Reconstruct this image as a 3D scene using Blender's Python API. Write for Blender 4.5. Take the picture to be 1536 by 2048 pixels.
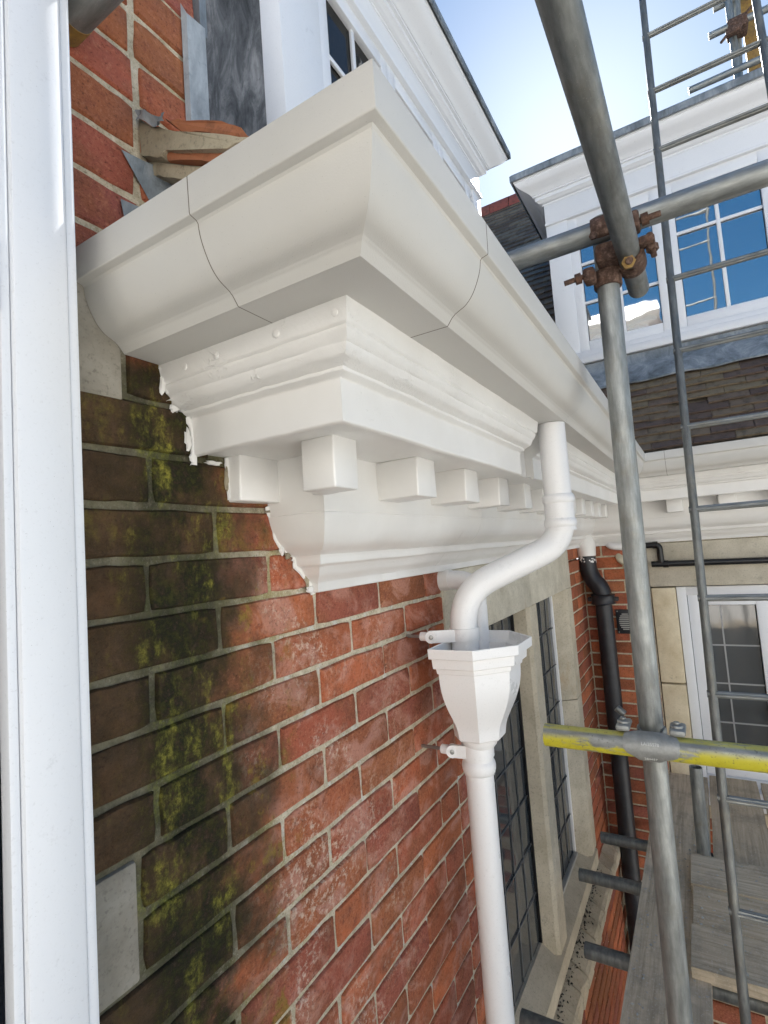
import bpy, bmesh, math, random
from mathutils import Vector, Matrix, noise
R = math.radians
random.seed(7)
for o in list(bpy.data.objects):
    bpy.data.objects.remove(o)
S = bpy.context.scene
COL = S.collection

# ---------------------------------------------------------------- camera
D = 0.64956                       # metres from the eye to the brick face (plane y = 0)
YAW, PITCH, ROLL = R(30.541), R(4.198), R(-4.178)
cam_d = bpy.data.cameras.new('camera')
cam_d.sensor_fit = 'VERTICAL'; cam_d.sensor_height = 24.0
cam_d.lens = 24.0 * 1048.27 / 2048.0
cam_d.clip_start = 0.02; cam_d.clip_end = 2000
cam = bpy.data.objects.new('camera', cam_d); COL.objects.link(cam)
fw = Vector((math.cos(YAW)*math.cos(PITCH), math.sin(YAW)*math.cos(PITCH), math.sin(PITCH)))
rt = fw.cross(Vector((0, 0, 1))).normalized(); up = rt.cross(fw)
rt2 = rt*math.cos(ROLL) + up*math.sin(ROLL); up2 = -rt*math.sin(ROLL) + up*math.cos(ROLL)
M = Matrix((rt2, up2, -fw)).transposed().to_4x4(); M.translation = Vector((0, -D, 0))
cam.matrix_world = M
S.camera = cam

# ---------------------------------------------------------------- sky, sun, exposure
SKY_SAT, SKY_GAMMA = 1.75, .60
SUN_EL, SUN_AZ = R(35.8), R(7.6)  # azimuth from +X towards +Y
wd = bpy.data.worlds.new('World'); S.world = wd; wd.use_nodes = True
nt = wd.node_tree; nt.nodes.clear()
sky = nt.nodes.new('ShaderNodeTexSky'); sky.sky_type = 'NISHITA'; sky.sun_disc = False
sky.sun_elevation = SUN_EL; sky.sun_rotation = R(90) - SUN_AZ
sky.air_density = 1.0; sky.dust_density = 0.6; sky.ozone_density = 2.5
bg = nt.nodes.new('ShaderNodeBackground'); bg.inputs[1].default_value = 0.066
wo = nt.nodes.new('ShaderNodeOutputWorld')
hs = nt.nodes.new('ShaderNodeHueSaturation'); hs.inputs['Saturation'].default_value = SKY_SAT
gm = nt.nodes.new('ShaderNodeGamma'); gm.inputs[1].default_value = SKY_GAMMA      # hazy air: evens out the sky all round
nt.links.new(sky.outputs[0], gm.inputs[0]); nt.links.new(gm.outputs[0], hs.inputs['Color']); ti = nt.nodes.new('ShaderNodeMix'); ti.data_type = 'RGBA'; ti.blend_type = 'MULTIPLY'; ti.inputs[0].default_value = 1
ti.inputs[7].default_value = (.84, 1.0, 1.09, 1)
nt.links.new(hs.outputs[0], ti.inputs[6]); nt.links.new(ti.outputs[2], bg.inputs[0]); nt.links.new(bg.outputs[0], wo.inputs[0])
sd = bpy.data.lights.new('sun', 'SUN'); sd.energy = 5.0; sd.angle = R(0.53); sd.color = (1, .978, .945)
sun = bpy.data.objects.new('sun', sd); COL.objects.link(sun)
sv = Vector((math.cos(SUN_AZ)*math.cos(SUN_EL), math.sin(SUN_AZ)*math.cos(SUN_EL), math.sin(SUN_EL)))
sun.rotation_euler = sv.to_track_quat('Z', 'Y').to_euler(); sun.location = sv*30
S.view_settings.view_transform = 'Standard'; S.view_settings.look = 'None'
S.view_settings.exposure = 2.08; S.view_settings.gamma = 1.0
S.render.engine = 'CYCLES'
S.cycles.max_bounces = 6; S.cycles.diffuse_bounces = 4; S.cycles.glossy_bounces = 3
S.cycles.use_adaptive_sampling = True; S.cycles.adaptive_threshold = .02
S.cycles.caustics_reflective = False; S.cycles.caustics_refractive = False
S.cycles.sample_clamp_indirect = 6.0
S.cycles.use_denoising = True

# ---------------------------------------------------------------- material helpers
def lin(r, g, b):
    f = lambda c: (c/255)/12.92 if c/255 <= .04045 else (((c/255)+.055)/1.055)**2.4
    return (f(r), f(g), f(b), 1)

class MT:
    def __init__(s, name):
        s.m = bpy.data.materials.new(name); s.m.use_nodes = True
        s.t = s.m.node_tree; s.t.nodes.clear()
        s.out = s.n('OutputMaterial'); s.b = s.n('BsdfPrincipled')
        s.l(s.b.outputs[0], s.out.inputs[0]); s._h = None
        s.geo = s.n('NewGeometry'); s.pos = s.geo.outputs['Position']
    def n(s, t): return s.t.nodes.new('ShaderNode' + t)
    def l(s, a, b): s.t.links.new(a, b)
    def put(s, sock, v):
        if hasattr(v, 'links'): s.l(v, sock)
        else: sock.default_value = v
    def vec(s, sc=(1, 1, 1), v=None, loc=(0, 0, 0)):
        k = s.n('Mapping'); s.l(v or s.pos, k.inputs[0]); k.inputs['Scale'].default_value = sc
        k.inputs['Location'].default_value = loc; return k.outputs[0]
    def noise(s, sc, det=3, ro=.55, v=None, dist=0, out=0):
        k = s.n('TexNoise'); s.l(v or s.pos, k.inputs['Vector']); k.inputs['Scale'].default_value = sc
        k.inputs['Detail'].default_value = det; k.inputs['Roughness'].default_value = ro
        k.inputs['Distortion'].default_value = dist; return k.outputs[out]
    def voro(s, sc, v=None, feat='F1'):
        k = s.n('TexVoronoi'); k.feature = feat; s.l(v or s.pos, k.inputs['Vector']); k.inputs['Scale'].default_value = sc
        return k.outputs['Distance']
    def ramp(s, f, stops, interp='LINEAR'):
        k = s.n('ValToRGB'); s.l(f, k.inputs[0]); e = k.color_ramp; e.interpolation = interp
        while len(e.elements) < len(stops): e.elements.new(.5)
        for el, (p, c) in zip(e.elements, stops):
            el.position = p; el.color = c if hasattr(c, '__len__') else (c, c, c, 1)
        return k.outputs[0]
    def step(s, f, a, b):            # smooth 0..1 from a to b
        k = s.n('MapRange'); k.interpolation_type = 'SMOOTHSTEP'; s.put(k.inputs[0], f)
        k.inputs[1].default_value = a; k.inputs[2].default_value = b; return k.outputs[0]
    def mix(s, f, a, b, mode='MIX'):
        k = s.n('Mix'); k.data_type = 'RGBA'; k.blend_type = mode
        s.put(k.inputs[0], f); s.put(k.inputs[6], a); s.put(k.inputs[7], b); return k.outputs[2]
    def math(s, op, a, b=0.):
        k = s.n('Math'); k.operation = op; s.put(k.inputs[0], a); s.put(k.inputs[1], b); return k.outputs[0]
    def xyz(s):
        k = s.n('SeparateXYZ'); s.l(s.pos, k.inputs[0]); return k.outputs
    def rnd(s): return s.n('ObjectInfo').outputs['Random']
    def bump(s, h, st=.3, d=.002):
        k = s.n('Bump'); k.inputs['Strength'].default_value = st; k.inputs['Distance'].default_value = d
        s.l(h, k.inputs['Height'])
        if s._h: s.l(s._h, k.inputs['Normal'])
        s._h = k.outputs[0]; s.l(s._h, s.b.inputs['Normal'])
    def col(s, c): s.put(s.b.inputs['Base Color'], c); return s
    def rough(s, r): s.put(s.b.inputs['Roughness'], r); return s
    def metal(s, r): s.put(s.b.inputs['Metallic'], r); return s
    def spec(s, r): s.put(s.b.inputs['Specular IOR Level'], r); return s

# --- brick ------------------------------------------------------
def stain_mask(m):
    """weathering on the left of the wall, where water has run from the missing gutter"""
    x, y, z = m.xyz()
    wob = m.noise(7, 4, .65)
    edge = m.math('ADD', x, m.math('MULTIPLY', m.math('SUBTRACT', wob, .5), .42))
    edge = m.math('ADD', edge, m.math('MULTIPLY', z, -.04))
    f = m.math('SUBTRACT', 1., m.step(edge, .56, .74))
    up_ = m.math('SUBTRACT', 1., m.step(z, .27, .33))
    return m.math('MULTIPLY', f, up_), x, z

def moss(m, base, s, x):
    """velvety dark growth running down the wet strip, over bricks and joints alike, with lichen on it"""
    col_ = m.math('MULTIPLY', m.step(x, .385, .47), m.math('SUBTRACT', 1., m.step(x, .54, .63)))
    big = m.noise(11, 7, .66, m.vec((1.2, 1, .8)))
    mo = m.math('MULTIPLY', m.step(big, .33, .54), m.math('MULTIPLY', col_, s))
    grain = m.noise(60, 7, .75)
    dark = m.mix(m.step(grain, .40, .66), lin(15, 18, 10), lin(58, 66, 28))
    base = m.mix(m.math('MULTIPLY', mo, m.step(grain, .22, .5)), base, dark)
    li = m.math('MULTIPLY', m.step(m.noise(9, 6, .7, m.vec((1.5, 1, .7), None, (5, 2, 8))), .505, .63), m.math('MULTIPLY', s, m.math('ADD', .35, m.math('MULTIPLY', m.step(x, .40, .46), .65))))
    li = m.math('MULTIPLY', li, m.step(m.noise(80, 5, .75), .34, .60))
    return m.mix(m.math('MULTIPLY', li, .75), base, m.mix(m.step(grain, .35, .65), lin(82, 92, 28), lin(160, 162, 62)))

def brick_mat(name, stained=True, lighten=1.0):
    m = MT(name)
    r = m.rnd()
    base = m.ramp(r, [(0, lin(176, 92, 66)), (.14, lin(148, 96, 66)), (.27, lin(188, 104, 70)), (.40, lin(144, 82, 76)), (.53, lin(170, 90, 70)),
                      (.65, lin(140, 88, 62)), (.78, lin(192, 112, 78)), (.9, lin(142, 82, 82)), (1, lin(164, 98, 72))])
    pat = m.noise(11, 4, .6)
    base = m.mix(m.math('MULTIPLY', m.step(pat, .42, .68), .8), base, lin(138, 88, 66))
    blot = m.noise(34, 5, .7)
    base = m.mix(m.math('MULTIPLY', m.step(blot, .50, .72), .6), base, lin(112, 62, 56))
    pale = m.noise(60, 6, .72, m.vec((1, 1, 1.6), None, (2, 5, 1)))
    base = m.mix(m.math('MULTIPLY', m.step(pale, .54, .72), .4), base, lin(196, 140, 112))
    gr = m.noise(420, 2, .6)
    base = m.mix(m.math('MULTIPLY', m.step(gr, .55, .8), .35), base, lin(190, 120, 92))
    speck = m.step(m.voro(260), .0, .16)
    base = m.mix(m.math('MULTIPLY', m.math('SUBTRACT', 1., speck), .4), base, lin(70, 38, 32))
    if stained:
        s, x, z = stain_mask(m)
        # mauve bloom and lime smears to the right of the stain
        veil = m.noise(9, 5, .62, m.vec((1, 1, 1.3)), 1.2)
        low_ = m.math('SUBTRACT', 1., m.step(z, -.05, .1))
        vm = m.math('MULTIPLY', m.math('MULTIPLY', m.step(veil, .48, .64), .55), low_)
        base = m.mix(vm, base, lin(194, 152, 144))
        eff = m.noise(70, 6, .75)
        band = m.math('MULTIPLY', m.step(x, .52, .62), m.math('SUBTRACT', 1., m.step(x, .90, 1.2)))
        pt = m.step(m.noise(6, 3, .5, m.vec((1, 1, 1), None, (3, 1, 2))), .44, .60)
        em = m.math('MULTIPLY', m.math('MULTIPLY', m.step(eff, .49, .60), m.math('MULTIPLY', band, pt)), m.math('MULTIPLY', low_, .62))
        base = m.mix(em, base, lin(212, 204, 192))
        dots = m.math('MULTIPLY', m.math('SUBTRACT', 1., m.step(m.voro(38, m.vec((1.6, 1.6, .8))), .05, .11)), m.step(m.noise(9, 2, .5), .6, .66))
        base = m.mix(m.math('MULTIPLY', dots, .6), base, lin(205, 195, 180))
        # grime, moss and lichen
        gn = m.noise(16, 6, .7)
        grime = m.mix(m.step(gn, .35, .65), lin(50, 50, 34), lin(78, 67, 48))
        base = m.mix(m.math('MULTIPLY', s, .94), base, grime)
        base = moss(m, base, s, x)
        yl = m.math('MULTIPLY', m.math('MULTIPLY', m.step(m.noise(10, 5, .7, m.vec((1, 1, 1), None, (1, 7, 3))), .55, .63), .7),
                    m.math('MULTIPLY', m.math('MULTIPLY', m.step(x, .52, .58), m.math('SUBTRACT', 1., m.step(x, .68, .76))), low_))
        base = m.mix(yl, base, lin(132, 118, 42))
    hsb = m.n('HueSaturation'); hsb.inputs['Saturation'].default_value = .93; hsb.inputs['Hue'].default_value = .507; m.l(base, hsb.inputs['Color']); base = hsb.outputs[0]
    hsb.inputs['Value'].default_value = lighten*1.12
    grit = m.noise(170, 5, .75)
    clean = m.math('SUBTRACT', 1., m.math('MULTIPLY', s, .9)) if stained else 1.
    base = m.mix(m.math('MULTIPLY', m.math('MULTIPLY', m.step(grit, .54, .66), .42), clean), base, lin(206, 160, 134))
    base = m.mix(m.math('MULTIPLY', m.math('SUBTRACT', 1., m.step(grit, .34, .46)), .5), base, lin(48, 34, 28))
    base = m.mix(.6, base, m.mix(m.noise(700, 3), lin(60, 40, 34), lin(210, 170, 140)), 'SOFT_LIGHT')
    m.col(base).rough(m.ramp(m.noise(60), [(.3, .72), (.7, .95)])).spec(.25)
    m.bump(m.noise(9, 3), .5, .006)
    m.bump(m.noise(55, 6, .7), .8, .0035)
    m.bump(m.noise(300, 4, .75), .9, .0012)
    cr = m.voro(17, m.vec((1, 1, 2.3), m.noise(6, 4, .6, None, 0, 1)), 'DISTANCE_TO_EDGE')
    m.bump(m.step(cr, 0, .012), .55, .002)
    return m.m

def mortar_mat():
    m = MT('mortar')
    n = m.noise(45, 6, .7)
    base = m.ramp(n, [(.3, lin(164, 152, 128)), (.55, lin(202, 191, 166)), (.75, lin(226, 218, 200))])
    s, x, z = stain_mask(m)
    wh = m.math('MULTIPLY', m.step(m.noise(28, 6, .75), .54, .62), m.math('MULTIPLY', m.step(x, .55, .68), m.math('SUBTRACT', 1., m.step(z, -.05, .05))))
    base = m.mix(m.math('MULTIPLY', wh, .8), base, lin(206, 206, 198))
    li = m.math('MULTIPLY', m.step(m.noise(8, 5, .7), .48, .6), m.math('MULTIPLY', m.step(x, .5, .58), m.math('SUBTRACT', 1., m.step(x, .68, .8))))
    base = m.mix(m.math('MULTIPLY', li, .6), base, lin(140, 130, 60))
    base = m.mix(m.math('MULTIPLY', s, .82), base, m.mix(m.step(m.noise(20, 6, .7), .4, .62), lin(58, 58, 42), lin(96, 92, 72)))
    base = moss(m, base, m.math('MULTIPLY', s, .7), x)
    pit = m.step(m.voro(230), .08, .3)
    base = m.mix(m.math('MULTIPLY', m.math('SUBTRACT', 1., pit), .35), base, lin(70, 66, 54))
    gt = m.noise(210, 5, .75)
    base = m.mix(m.math('MULTIPLY', m.math('MULTIPLY', m.step(gt, .54, .64), .5), m.math('SUBTRACT', 1., m.math('MULTIPLY', s, .85))), base, lin(226, 220, 204))
    base = m.mix(m.math('MULTIPLY', m.math('SUBTRACT', 1., m.step(gt, .34, .45)), .5), base, lin(84, 76, 62))
    m.col(base).rough(.95).spec(.15)
    m.bump(m.noise(60, 6, .7), .9, .004)
    m.bump(m.noise(320, 4, .75), .8, .0016)
    return m.m

def stone_mat(name, a=(176, 168, 150), b=(206, 199, 182), mottled=.45):
    m = MT(name)
    n = m.noise(7, 6, .65)
    c = m.ramp(n, [(.3, lin(*a)), (.62, lin(*b))])
    f = m.noise(130, 5, .75)
    c = m.mix(m.math('MULTIPLY', m.step(f, .5, .72), mottled), c, lin(98, 94, 84))
    rust = m.step(m.noise(3.2, 5, .7, m.vec((1, 1, .5), None, (4, 0, 0))), .58, .72)
    c = m.mix(m.math('MULTIPLY', rust, .4), c, lin(164, 128, 82))
    dk = m.step(m.noise(18, 7, .75), .58, .72)
    c = m.mix(m.math('MULTIPLY', dk, .4), c, lin(84, 80, 72))
    m.col(c).rough(.92).spec(.2)
    m.bump(m.noise(30, 6, .7, m.vec((1, 1, 2.5))), .5, .003)
    m.bump(m.noise(300, 4, .75), .7, .0012)
    return m.m

def paint_mat():
    m = MT('gloss_paint_white')
    c = m.ramp(m.noise(5, 4), [(.3, lin(219, 217, 213)), (.7, lin(229, 228, 225))])
    drip = m.step(m.noise(20, 5, .7), .63, .72)
    c = m.mix(m.math('MULTIPLY', drip, .06), c, lin(190, 182, 170))
    pin = m.math('SUBTRACT', 1., m.step(m.voro(70), .02, .05))
    c = m.mix(m.math('MULTIPLY', pin, m.step(m.noise(8), .68, .74)), c, lin(120, 112, 100))
    m.col(c).rough(.3).spec(.5)
    m.bump(m.noise(9, 2, .5), .3, .004)
    lump = m.math('MULTIPLY', m.math('SUBTRACT', 1., m.step(m.voro(62, m.vec((1, 1, .6), m.noise(9, 2, .5, None, 0, 1))), .1, .42)), m.step(m.noise(16, 3), .52, .66))
    zz = m.xyz()[2]; m.bump(m.math('MULTIPLY', lump, m.step(zz, .225, .24)), .7, .0022)
    m.bump(m.math('MULTIPLY', m.noise(45, 4, .65), m.step(zz, .222, .235)), .6, .0022)
    pits = m.math('MULTIPLY', m.math('SUBTRACT', 1., m.step(m.voro(48, m.vec((1, 1, .7), m.noise(12, 2, .5, None, 0, 1))), .05, .30)), m.step(m.noise(7, 2, .5, m.vec((1, 1, 1), None, (4, 4, 1))), .54, .62))
    m.bump(pits, .5, .0016)
    m.bump(m.noise(60, 3, .6), .28, .0012)
    m.bump(m.noise(1, 3, .6, m.vec((12, 12, 240))), .10, .0006)
    return m.m

def powder_mat():
    m = MT('powder_coated_aluminium')
    c = m.ramp(m.noise(3, 3), [(.3, lin(192, 190, 184)), (.7, lin(201, 199, 194))])
    sp = m.math('SUBTRACT', 1., m.step(m.voro(190), .04, .10))
    c = m.mix(m.math('MULTIPLY', sp, .35), c, lin(120, 115, 108))
    m.col(c).rough(.43).spec(.45)
    m.bump(m.noise(620, 2, .5), .28, .0007)
    m.bump(m.noise(4, 2, .5), .2, .004)
    return m.m

def pvc_mat(name='white_pvc', c0=(232, 232, 232), r=.26):
    m = MT(name)
    d = m.step(m.noise(26, 6, .75), .60, .74)
    c = m.mix(m.math('MULTIPLY', d, .26), lin(*c0), lin(150, 150, 150))
    c = m.mix(m.math('MULTIPLY', m.step(m.noise(240, 4, .7), .56, .7), .16), c, lin(150, 148, 144))
    sp = m.math('SUBTRACT', 1., m.step(m.voro(150), .03, .08))
    c = m.mix(m.math('MULTIPLY', m.math('MULTIPLY', sp, m.step(m.noise(5), .5, .6)), .5), c, lin(110, 104, 96))
    m.col(c).rough(m.ramp(m.noise(14, 4), [(.3, r), (.7, r+.16)])).spec(.5)
    m.bump(m.noise(350, 2), .12, .0005)
    return m.m

def galv_mat(name, axis=2, yellow=0., dark=1.0):
    m = MT(name)
    sc = [60, 60, 60]; sc[axis] = 11
    st = m.noise(1, 5, .62, m.vec(tuple(sc)))
    c = m.ramp(st, [(.25, lin(104*dark, 106*dark, 105*dark)), (.5, lin(138*dark, 141*dark, 139*dark)), (.75, lin(170*dark, 173*dark, 170*dark))])
    b2 = m.noise(9, 6, .7)
    c = m.mix(m.math('MULTIPLY', m.step(b2, .5, .68), .3), c, lin(134, 126, 108))
    spot = m.math('SUBTRACT', 1., m.step(m.voro(75, m.vec((1, 1, 1), m.noise(20, 3, .6, None, 0, 1))), .08, .2))
    c = m.mix(m.math('MULTIPLY', m.math('MULTIPLY', spot, m.step(m.noise(7, 3), .42, .6)), .8), c, lin(44, 44, 42))
    spl = m.math('MULTIPLY', m.math('SUBTRACT', 1., m.step(m.voro(28, m.vec((1, 1, 1), m.noise(14, 4, .6, None, 0, 1))), .06, .16)), m.step(m.noise(4, 3), .5, .6))
    c = m.mix(m.math('MULTIPLY', spl, .6), c, lin(190, 187, 178))
    met = .5
    if yellow:
        sc2 = [26, 26, 26]; sc2[axis] = 7
        ym = m.step(m.noise(1, 7, .72, m.vec(tuple(sc2))), .38, .46)
        zz = m.xyz()[2]
        low = m.math('SUBTRACT', 1., m.step(zz, -.449, -.433))
        hi = m.step(zz, -.431, -.427)
        ym = m.math('MULTIPLY', ym, m.math('MAXIMUM', low, m.math('MULTIPLY', hi, .7)))
        c = m.mix(ym, c, m.mix(m.noise(60), lin(176, 166, 34), lin(198, 192, 56)))
        scr = m.step(m.noise(140, 5, .75), .57, .64)
        c = m.mix(m.math('MULTIPLY', scr, .6), c, lin(74, 76, 70))
        m.metal(m.math('MULTIPLY', m.math('SUBTRACT', 1., ym), .5))
    else:
        m.metal(met)
    m.col(c).rough(m.ramp(m.noise(40, 4), [(.3, .38), (.7, .62)]))
    m.bump(m.noise(30, 3), .2, .0015); m.bump(m.noise(260, 4, .7), .35, .0006)
    return m.m

def rust_mat():
    m = MT('rusted_steel')
    c = m.ramp(m.noise(85, 6, .72), [(.25, lin(48, 38, 34)), (.5, lin(88, 68, 58)), (.62, lin(120, 98, 86)), (.8, lin(158, 136, 120))])
    c = m.mix(m.math('MULTIPLY', m.step(m.noise(30, 4), .55, .68), .5), c, lin(100, 66, 46))
    m.col(c).rough(.86).spec(.3)
    m.bump(m.noise(120, 6, .75), .9, .003); m.bump(m.noise(500, 3), .6, .0008)
    return m.m

def lead_mat(name, a, b, c_, sc=9):
    m = MT(name)
    st = m.noise(sc, 7, .7, m.vec((1, 1, .35)), .6)
    c = m.ramp(st, [(.3, lin(*a)), (.5, lin(*b)), (.7, lin(*c_))])
    f = m.step(m.noise(60, 6, .75), .55, .7)
    c = m.mix(m.math('MULTIPLY', f, .4), c, lin(*a))
    m.col(c).rough(.7).metal(.15)
    m.bump(m.noise(14, 4), .5, .006); m.bump(m.noise(140, 5, .7), .4, .0012)
    return m.m

def glass_mat(name, tint, refl=.5, rough=.02):
    m = MT(name)
    m.col(tint).rough(.5).spec(.0)
    g = m.n('BsdfGlossy'); g.inputs['Roughness'].default_value = rough
    fr = m.n('LayerWeight'); fr.inputs[0].default_value = refl
    b = m.n('Bump'); b.inputs['Strength'].default_value = .09; b.inputs['Distance'].default_value = .01
    m.l(m.noise(4, 2), b.inputs['Height']); m.l(b.outputs[0], g.inputs['Normal'])
    mx = m.n('MixShader'); m.l(fr.outputs['Facing'], mx.inputs[0])
    ad = m.math('ADD', m.math('MULTIPLY', fr.outputs['Fresnel'], .75), refl*.35)
    m.l(ad, mx.inputs[0]); m.l(m.b.outputs[0], mx.inputs[1]); m.l(g.outputs[0], mx.inputs[2])
    m.l(mx.outputs[0], m.out.inputs[0])
    return m.m

def wood_mat(name, axis=0):
    m = MT(name)
    sc = [70, 70, 70]; sc[axis] = 3.0
    r = m.rnd()
    g = m.noise(1, 7, .68, m.vec(tuple(sc)), .4)
    c = m.ramp(g, [(.28, lin(160, 146, 124)), (.5, lin(200, 185, 161)), (.72, lin(226, 212, 188))])
    c = m.mix(m.math('MULTIPLY', r, .35), c, lin(186, 164, 132))
    gr = m.step(m.noise(7, 6, .7), .45, .65)
    c = m.mix(m.math('MULTIPLY', gr, .45), c, lin(136, 127, 113))
    c = m.mix(m.math('MULTIPLY', m.step(m.noise(160, 5, .75), .55, .66), .5), c, lin(222, 214, 200))
    spl = m.math('MULTIPLY', m.math('SUBTRACT', 1., m.step(m.voro(62, m.vec((1, 1.5, 1), m.noise(30, 3, .6, None, 0, 1))), .05, .13)), m.step(m.noise(6, 3), .48, .58))
    c = m.mix(m.math('MULTIPLY', spl, .7), c, lin(196, 192, 186))
    dk = m.math('MULTIPLY', m.math('SUBTRACT', 1., m.step(m.voro(48, m.vec((1, 1, 1), None, (3, 3, 3))), .04, .1)), m.step(m.noise(5, 3, .5, m.vec((1, 1, 1), None, (9, 3, 1))), .52, .6))
    c = m.mix(m.math('MULTIPLY', dk, .8), c, lin(38, 36, 34))
    m.col(c).rough(.93).spec(.15)
    m.bump(g, .5, .002); m.bump(m.noise(200, 5, .75), .6, .0015)
    return m.m

def plain(name, c, rough=.6, metal=0., bump=None, var=None):
    m = MT(name)
    if var: m.col(m.ramp(m.noise(var[1], 5, .7), [(.3, lin(*c)), (.7, lin(*var[0]))]))
    else: m.col(lin(*c))
    m.rough(rough).metal(metal)
    if bump: m.bump(m.noise(bump[0], 5, .7), .6, bump[1])
    return m.m

def tile_mat(name, a, b, c_):
    m = MT(name)
    c = m.ramp(m.rnd(), [(0, lin(*a)), (.45, lin(*b)), (1, lin(*c_))])
    n = m.noise(22, 6, .7)
    c = m.mix(m.math('MULTIPLY', m.step(n, .48, .68), .5), c, lin(58, 54, 46))
    li = m.step(m.noise(34, 6, .75), .62, .70)
    c = m.mix(m.math('MULTIPLY', li, .5), c, lin(124, 118, 92))
    m.col(c).rough(.9).spec(.2)
    m.bump(m.noise(40, 6, .7), .6, .003); m.bump(m.noise(280, 4), .5, .001)
    return m.m

K = dict(
    brick=brick_mat('weathered_red_brick'), brick_far=brick_mat('red_brick', False), mortar=mortar_mat(),
    stone=stone_mat('limestone'), stone_grey=stone_mat('grey_limestone', (172, 162, 142), (200, 190, 170), .5),
    stone_quoin=stone_mat('weathered_quoin_stone', (124, 118, 106), (160, 154, 142), .6),
    stone_warm=stone_mat('warm_limestone', (198, 182, 150), (224, 211, 184), .25),
    paint=paint_mat(), powder=powder_mat(), pvc=pvc_mat(), pvc_cream=pvc_mat('aged_white_pvc', (214, 208, 184), .35),
    upvc=pvc_mat('window_upvc', (226, 228, 231), .3),
    galv_z=galv_mat('galvanised_tube_upright', 2), galv_y=galv_mat('galvanised_tube_cross', 1), galv_x=galv_mat('galvanised_tube_long', 0, 0, .92),
    yellow=galv_mat('galvanised_tube_yellow', 1, 1.), galv_dark=galv_mat('dull_steel', 2, 0, .72), rust=rust_mat(),
    coupler=plain('cast_zinc_steel', (128, 130, 128), .5, .5, (160, .0012), ((160, 162, 160), 40)),
    lead=lead_mat('weathered_lead', (78, 84, 88), (126, 134, 140), (172, 178, 182)),
    lead_pale=lead_mat('pale_lead', (120, 126, 130), (168, 174, 178), (206, 210, 212)), gable=brick_mat('skylit_clean_brick', False, 1.2),  # gable: clean brick, its colour lightened to paint in open sky light
    lead_dark=lead_mat('dark_lead', (34, 35, 36), (92, 94, 96), (150, 151, 152), 13),
    pane=glass_mat('window_glass', (.05, .058, .07, 1), .8), pane_near=glass_mat('near_window_glass', (.004, .005, .008, 1), .03), pane_dim=glass_mat('window_glass_dim', (.02, .02, .019, 1), .12), pane_lead=glass_mat('leaded_glass', (.06, .066, .07, 1), .35, .06),
    came=plain('lead_came', (92, 94, 96), .55, .4), came_light=plain('bright_came', (150, 152, 154), .5, .4),
    wood_x=wood_mat('scaffold_timber_long', 0), wood_y=wood_mat('scaffold_timber_cross', 1),
    black=plain('black_plastic', (16, 16, 18), .32, 0, (60, .0006)), black_iron=plain('black_cast_iron', (18, 19, 22), .42, 0, (90, .002), ((40, 42, 48), 16)),
    tile=tile_mat('clay_tile_brown', (96, 82, 75), (110, 95, 86), (128, 115, 94)), tile_red=tile_mat('ridge_tile_red', (134, 74, 66), (150, 86, 76), (120, 84, 72)),
    tile_grey=tile_mat('clay_tile_grey', (102, 93, 86), (120, 110, 101), (134, 126, 114)),
    ground=plain('courtyard_gravel', (182, 180, 175), .95, 0, (25, .02), ((196, 194, 189), 12)),
    frag=tile_mat('broken_tile', (148, 94, 68), (156, 102, 74), (140, 92, 66)), frag_mortar=stone_mat('old_lime_mortar', (132, 123, 104), (168, 159, 138), .7),
    dirt=plain('black_debris', (28, 27, 26), .95, 0, (120, .01), ((70, 66, 60), 90)),
    caulk=plain('grey_sealant', (170, 168, 162), .6), screw=plain('zinc_screw', (150, 150, 148), .35, .8), gap=plain('joint_sealant', (112, 104, 94), .8),
    orange=brick_mat('orange_brick', False), interior=plain('dark_room', (22, 21, 20), .9), white_print=plain('stamped_mark', (206, 208, 206), .5),
    facade=plain('sunlit_render', (178, 174, 168), .9, 0, (30, .004), ((192, 188, 182), 3)), alu=galv_mat('ladder_steel', 2, 0, .78),
    rung=galv_mat('ladder_rung_metal', 1, 0, .92), ochre=plain('worn_yellow_paint', (120, 92, 58), .6, 0, (80, .001), ((164, 132, 62), 60)),
)

# ---------------------------------------------------------------- object helpers
def tag(o, label=None, cat=None, group=None, kind=None):
    if label: o['label'] = label
    if cat: o['category'] = cat
    if group: o['group'] = group
    if kind: o['kind'] = kind
    return o
def empty(name, parent=None, loc=(0, 0, 0)):
    o = bpy.data.objects.new(name, None); COL.objects.link(o); o.empty_display_size = .05
    if parent:
        o.parent = parent; o.matrix_parent_inverse = Matrix.Translation(-parent.location)
    else: o.location = loc
    return o
def link(name, me, mat, parent=None, smooth=None):
    o = bpy.data.objects.new(name, me); COL.objects.link(o)
    if mat is not None and len(me.materials) == 0: me.materials.append(mat)
    if parent:
        o.parent = parent
        if parent.location.length > 0: o.matrix_parent_inverse = Matrix.Translation(-parent.location)
    if smooth is not None:
        me.polygons.foreach_set('use_smooth', [True]*len(me.polygons))
        try: me.set_sharp_from_angle(angle=R(smooth))
        except Exception: pass
    return o
def mesh(name, v, f, mat, parent=None, smooth=None):
    me = bpy.data.meshes.new(name); me.from_pydata([tuple(p) for p in v], [], f); me.validate(); me.update()
    bm = bmesh.new(); bm.from_mesh(me); bmesh.ops.recalc_face_normals(bm, faces=bm.faces); bm.to_mesh(me); bm.free()
    return link(name, me, mat, parent, smooth)
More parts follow.
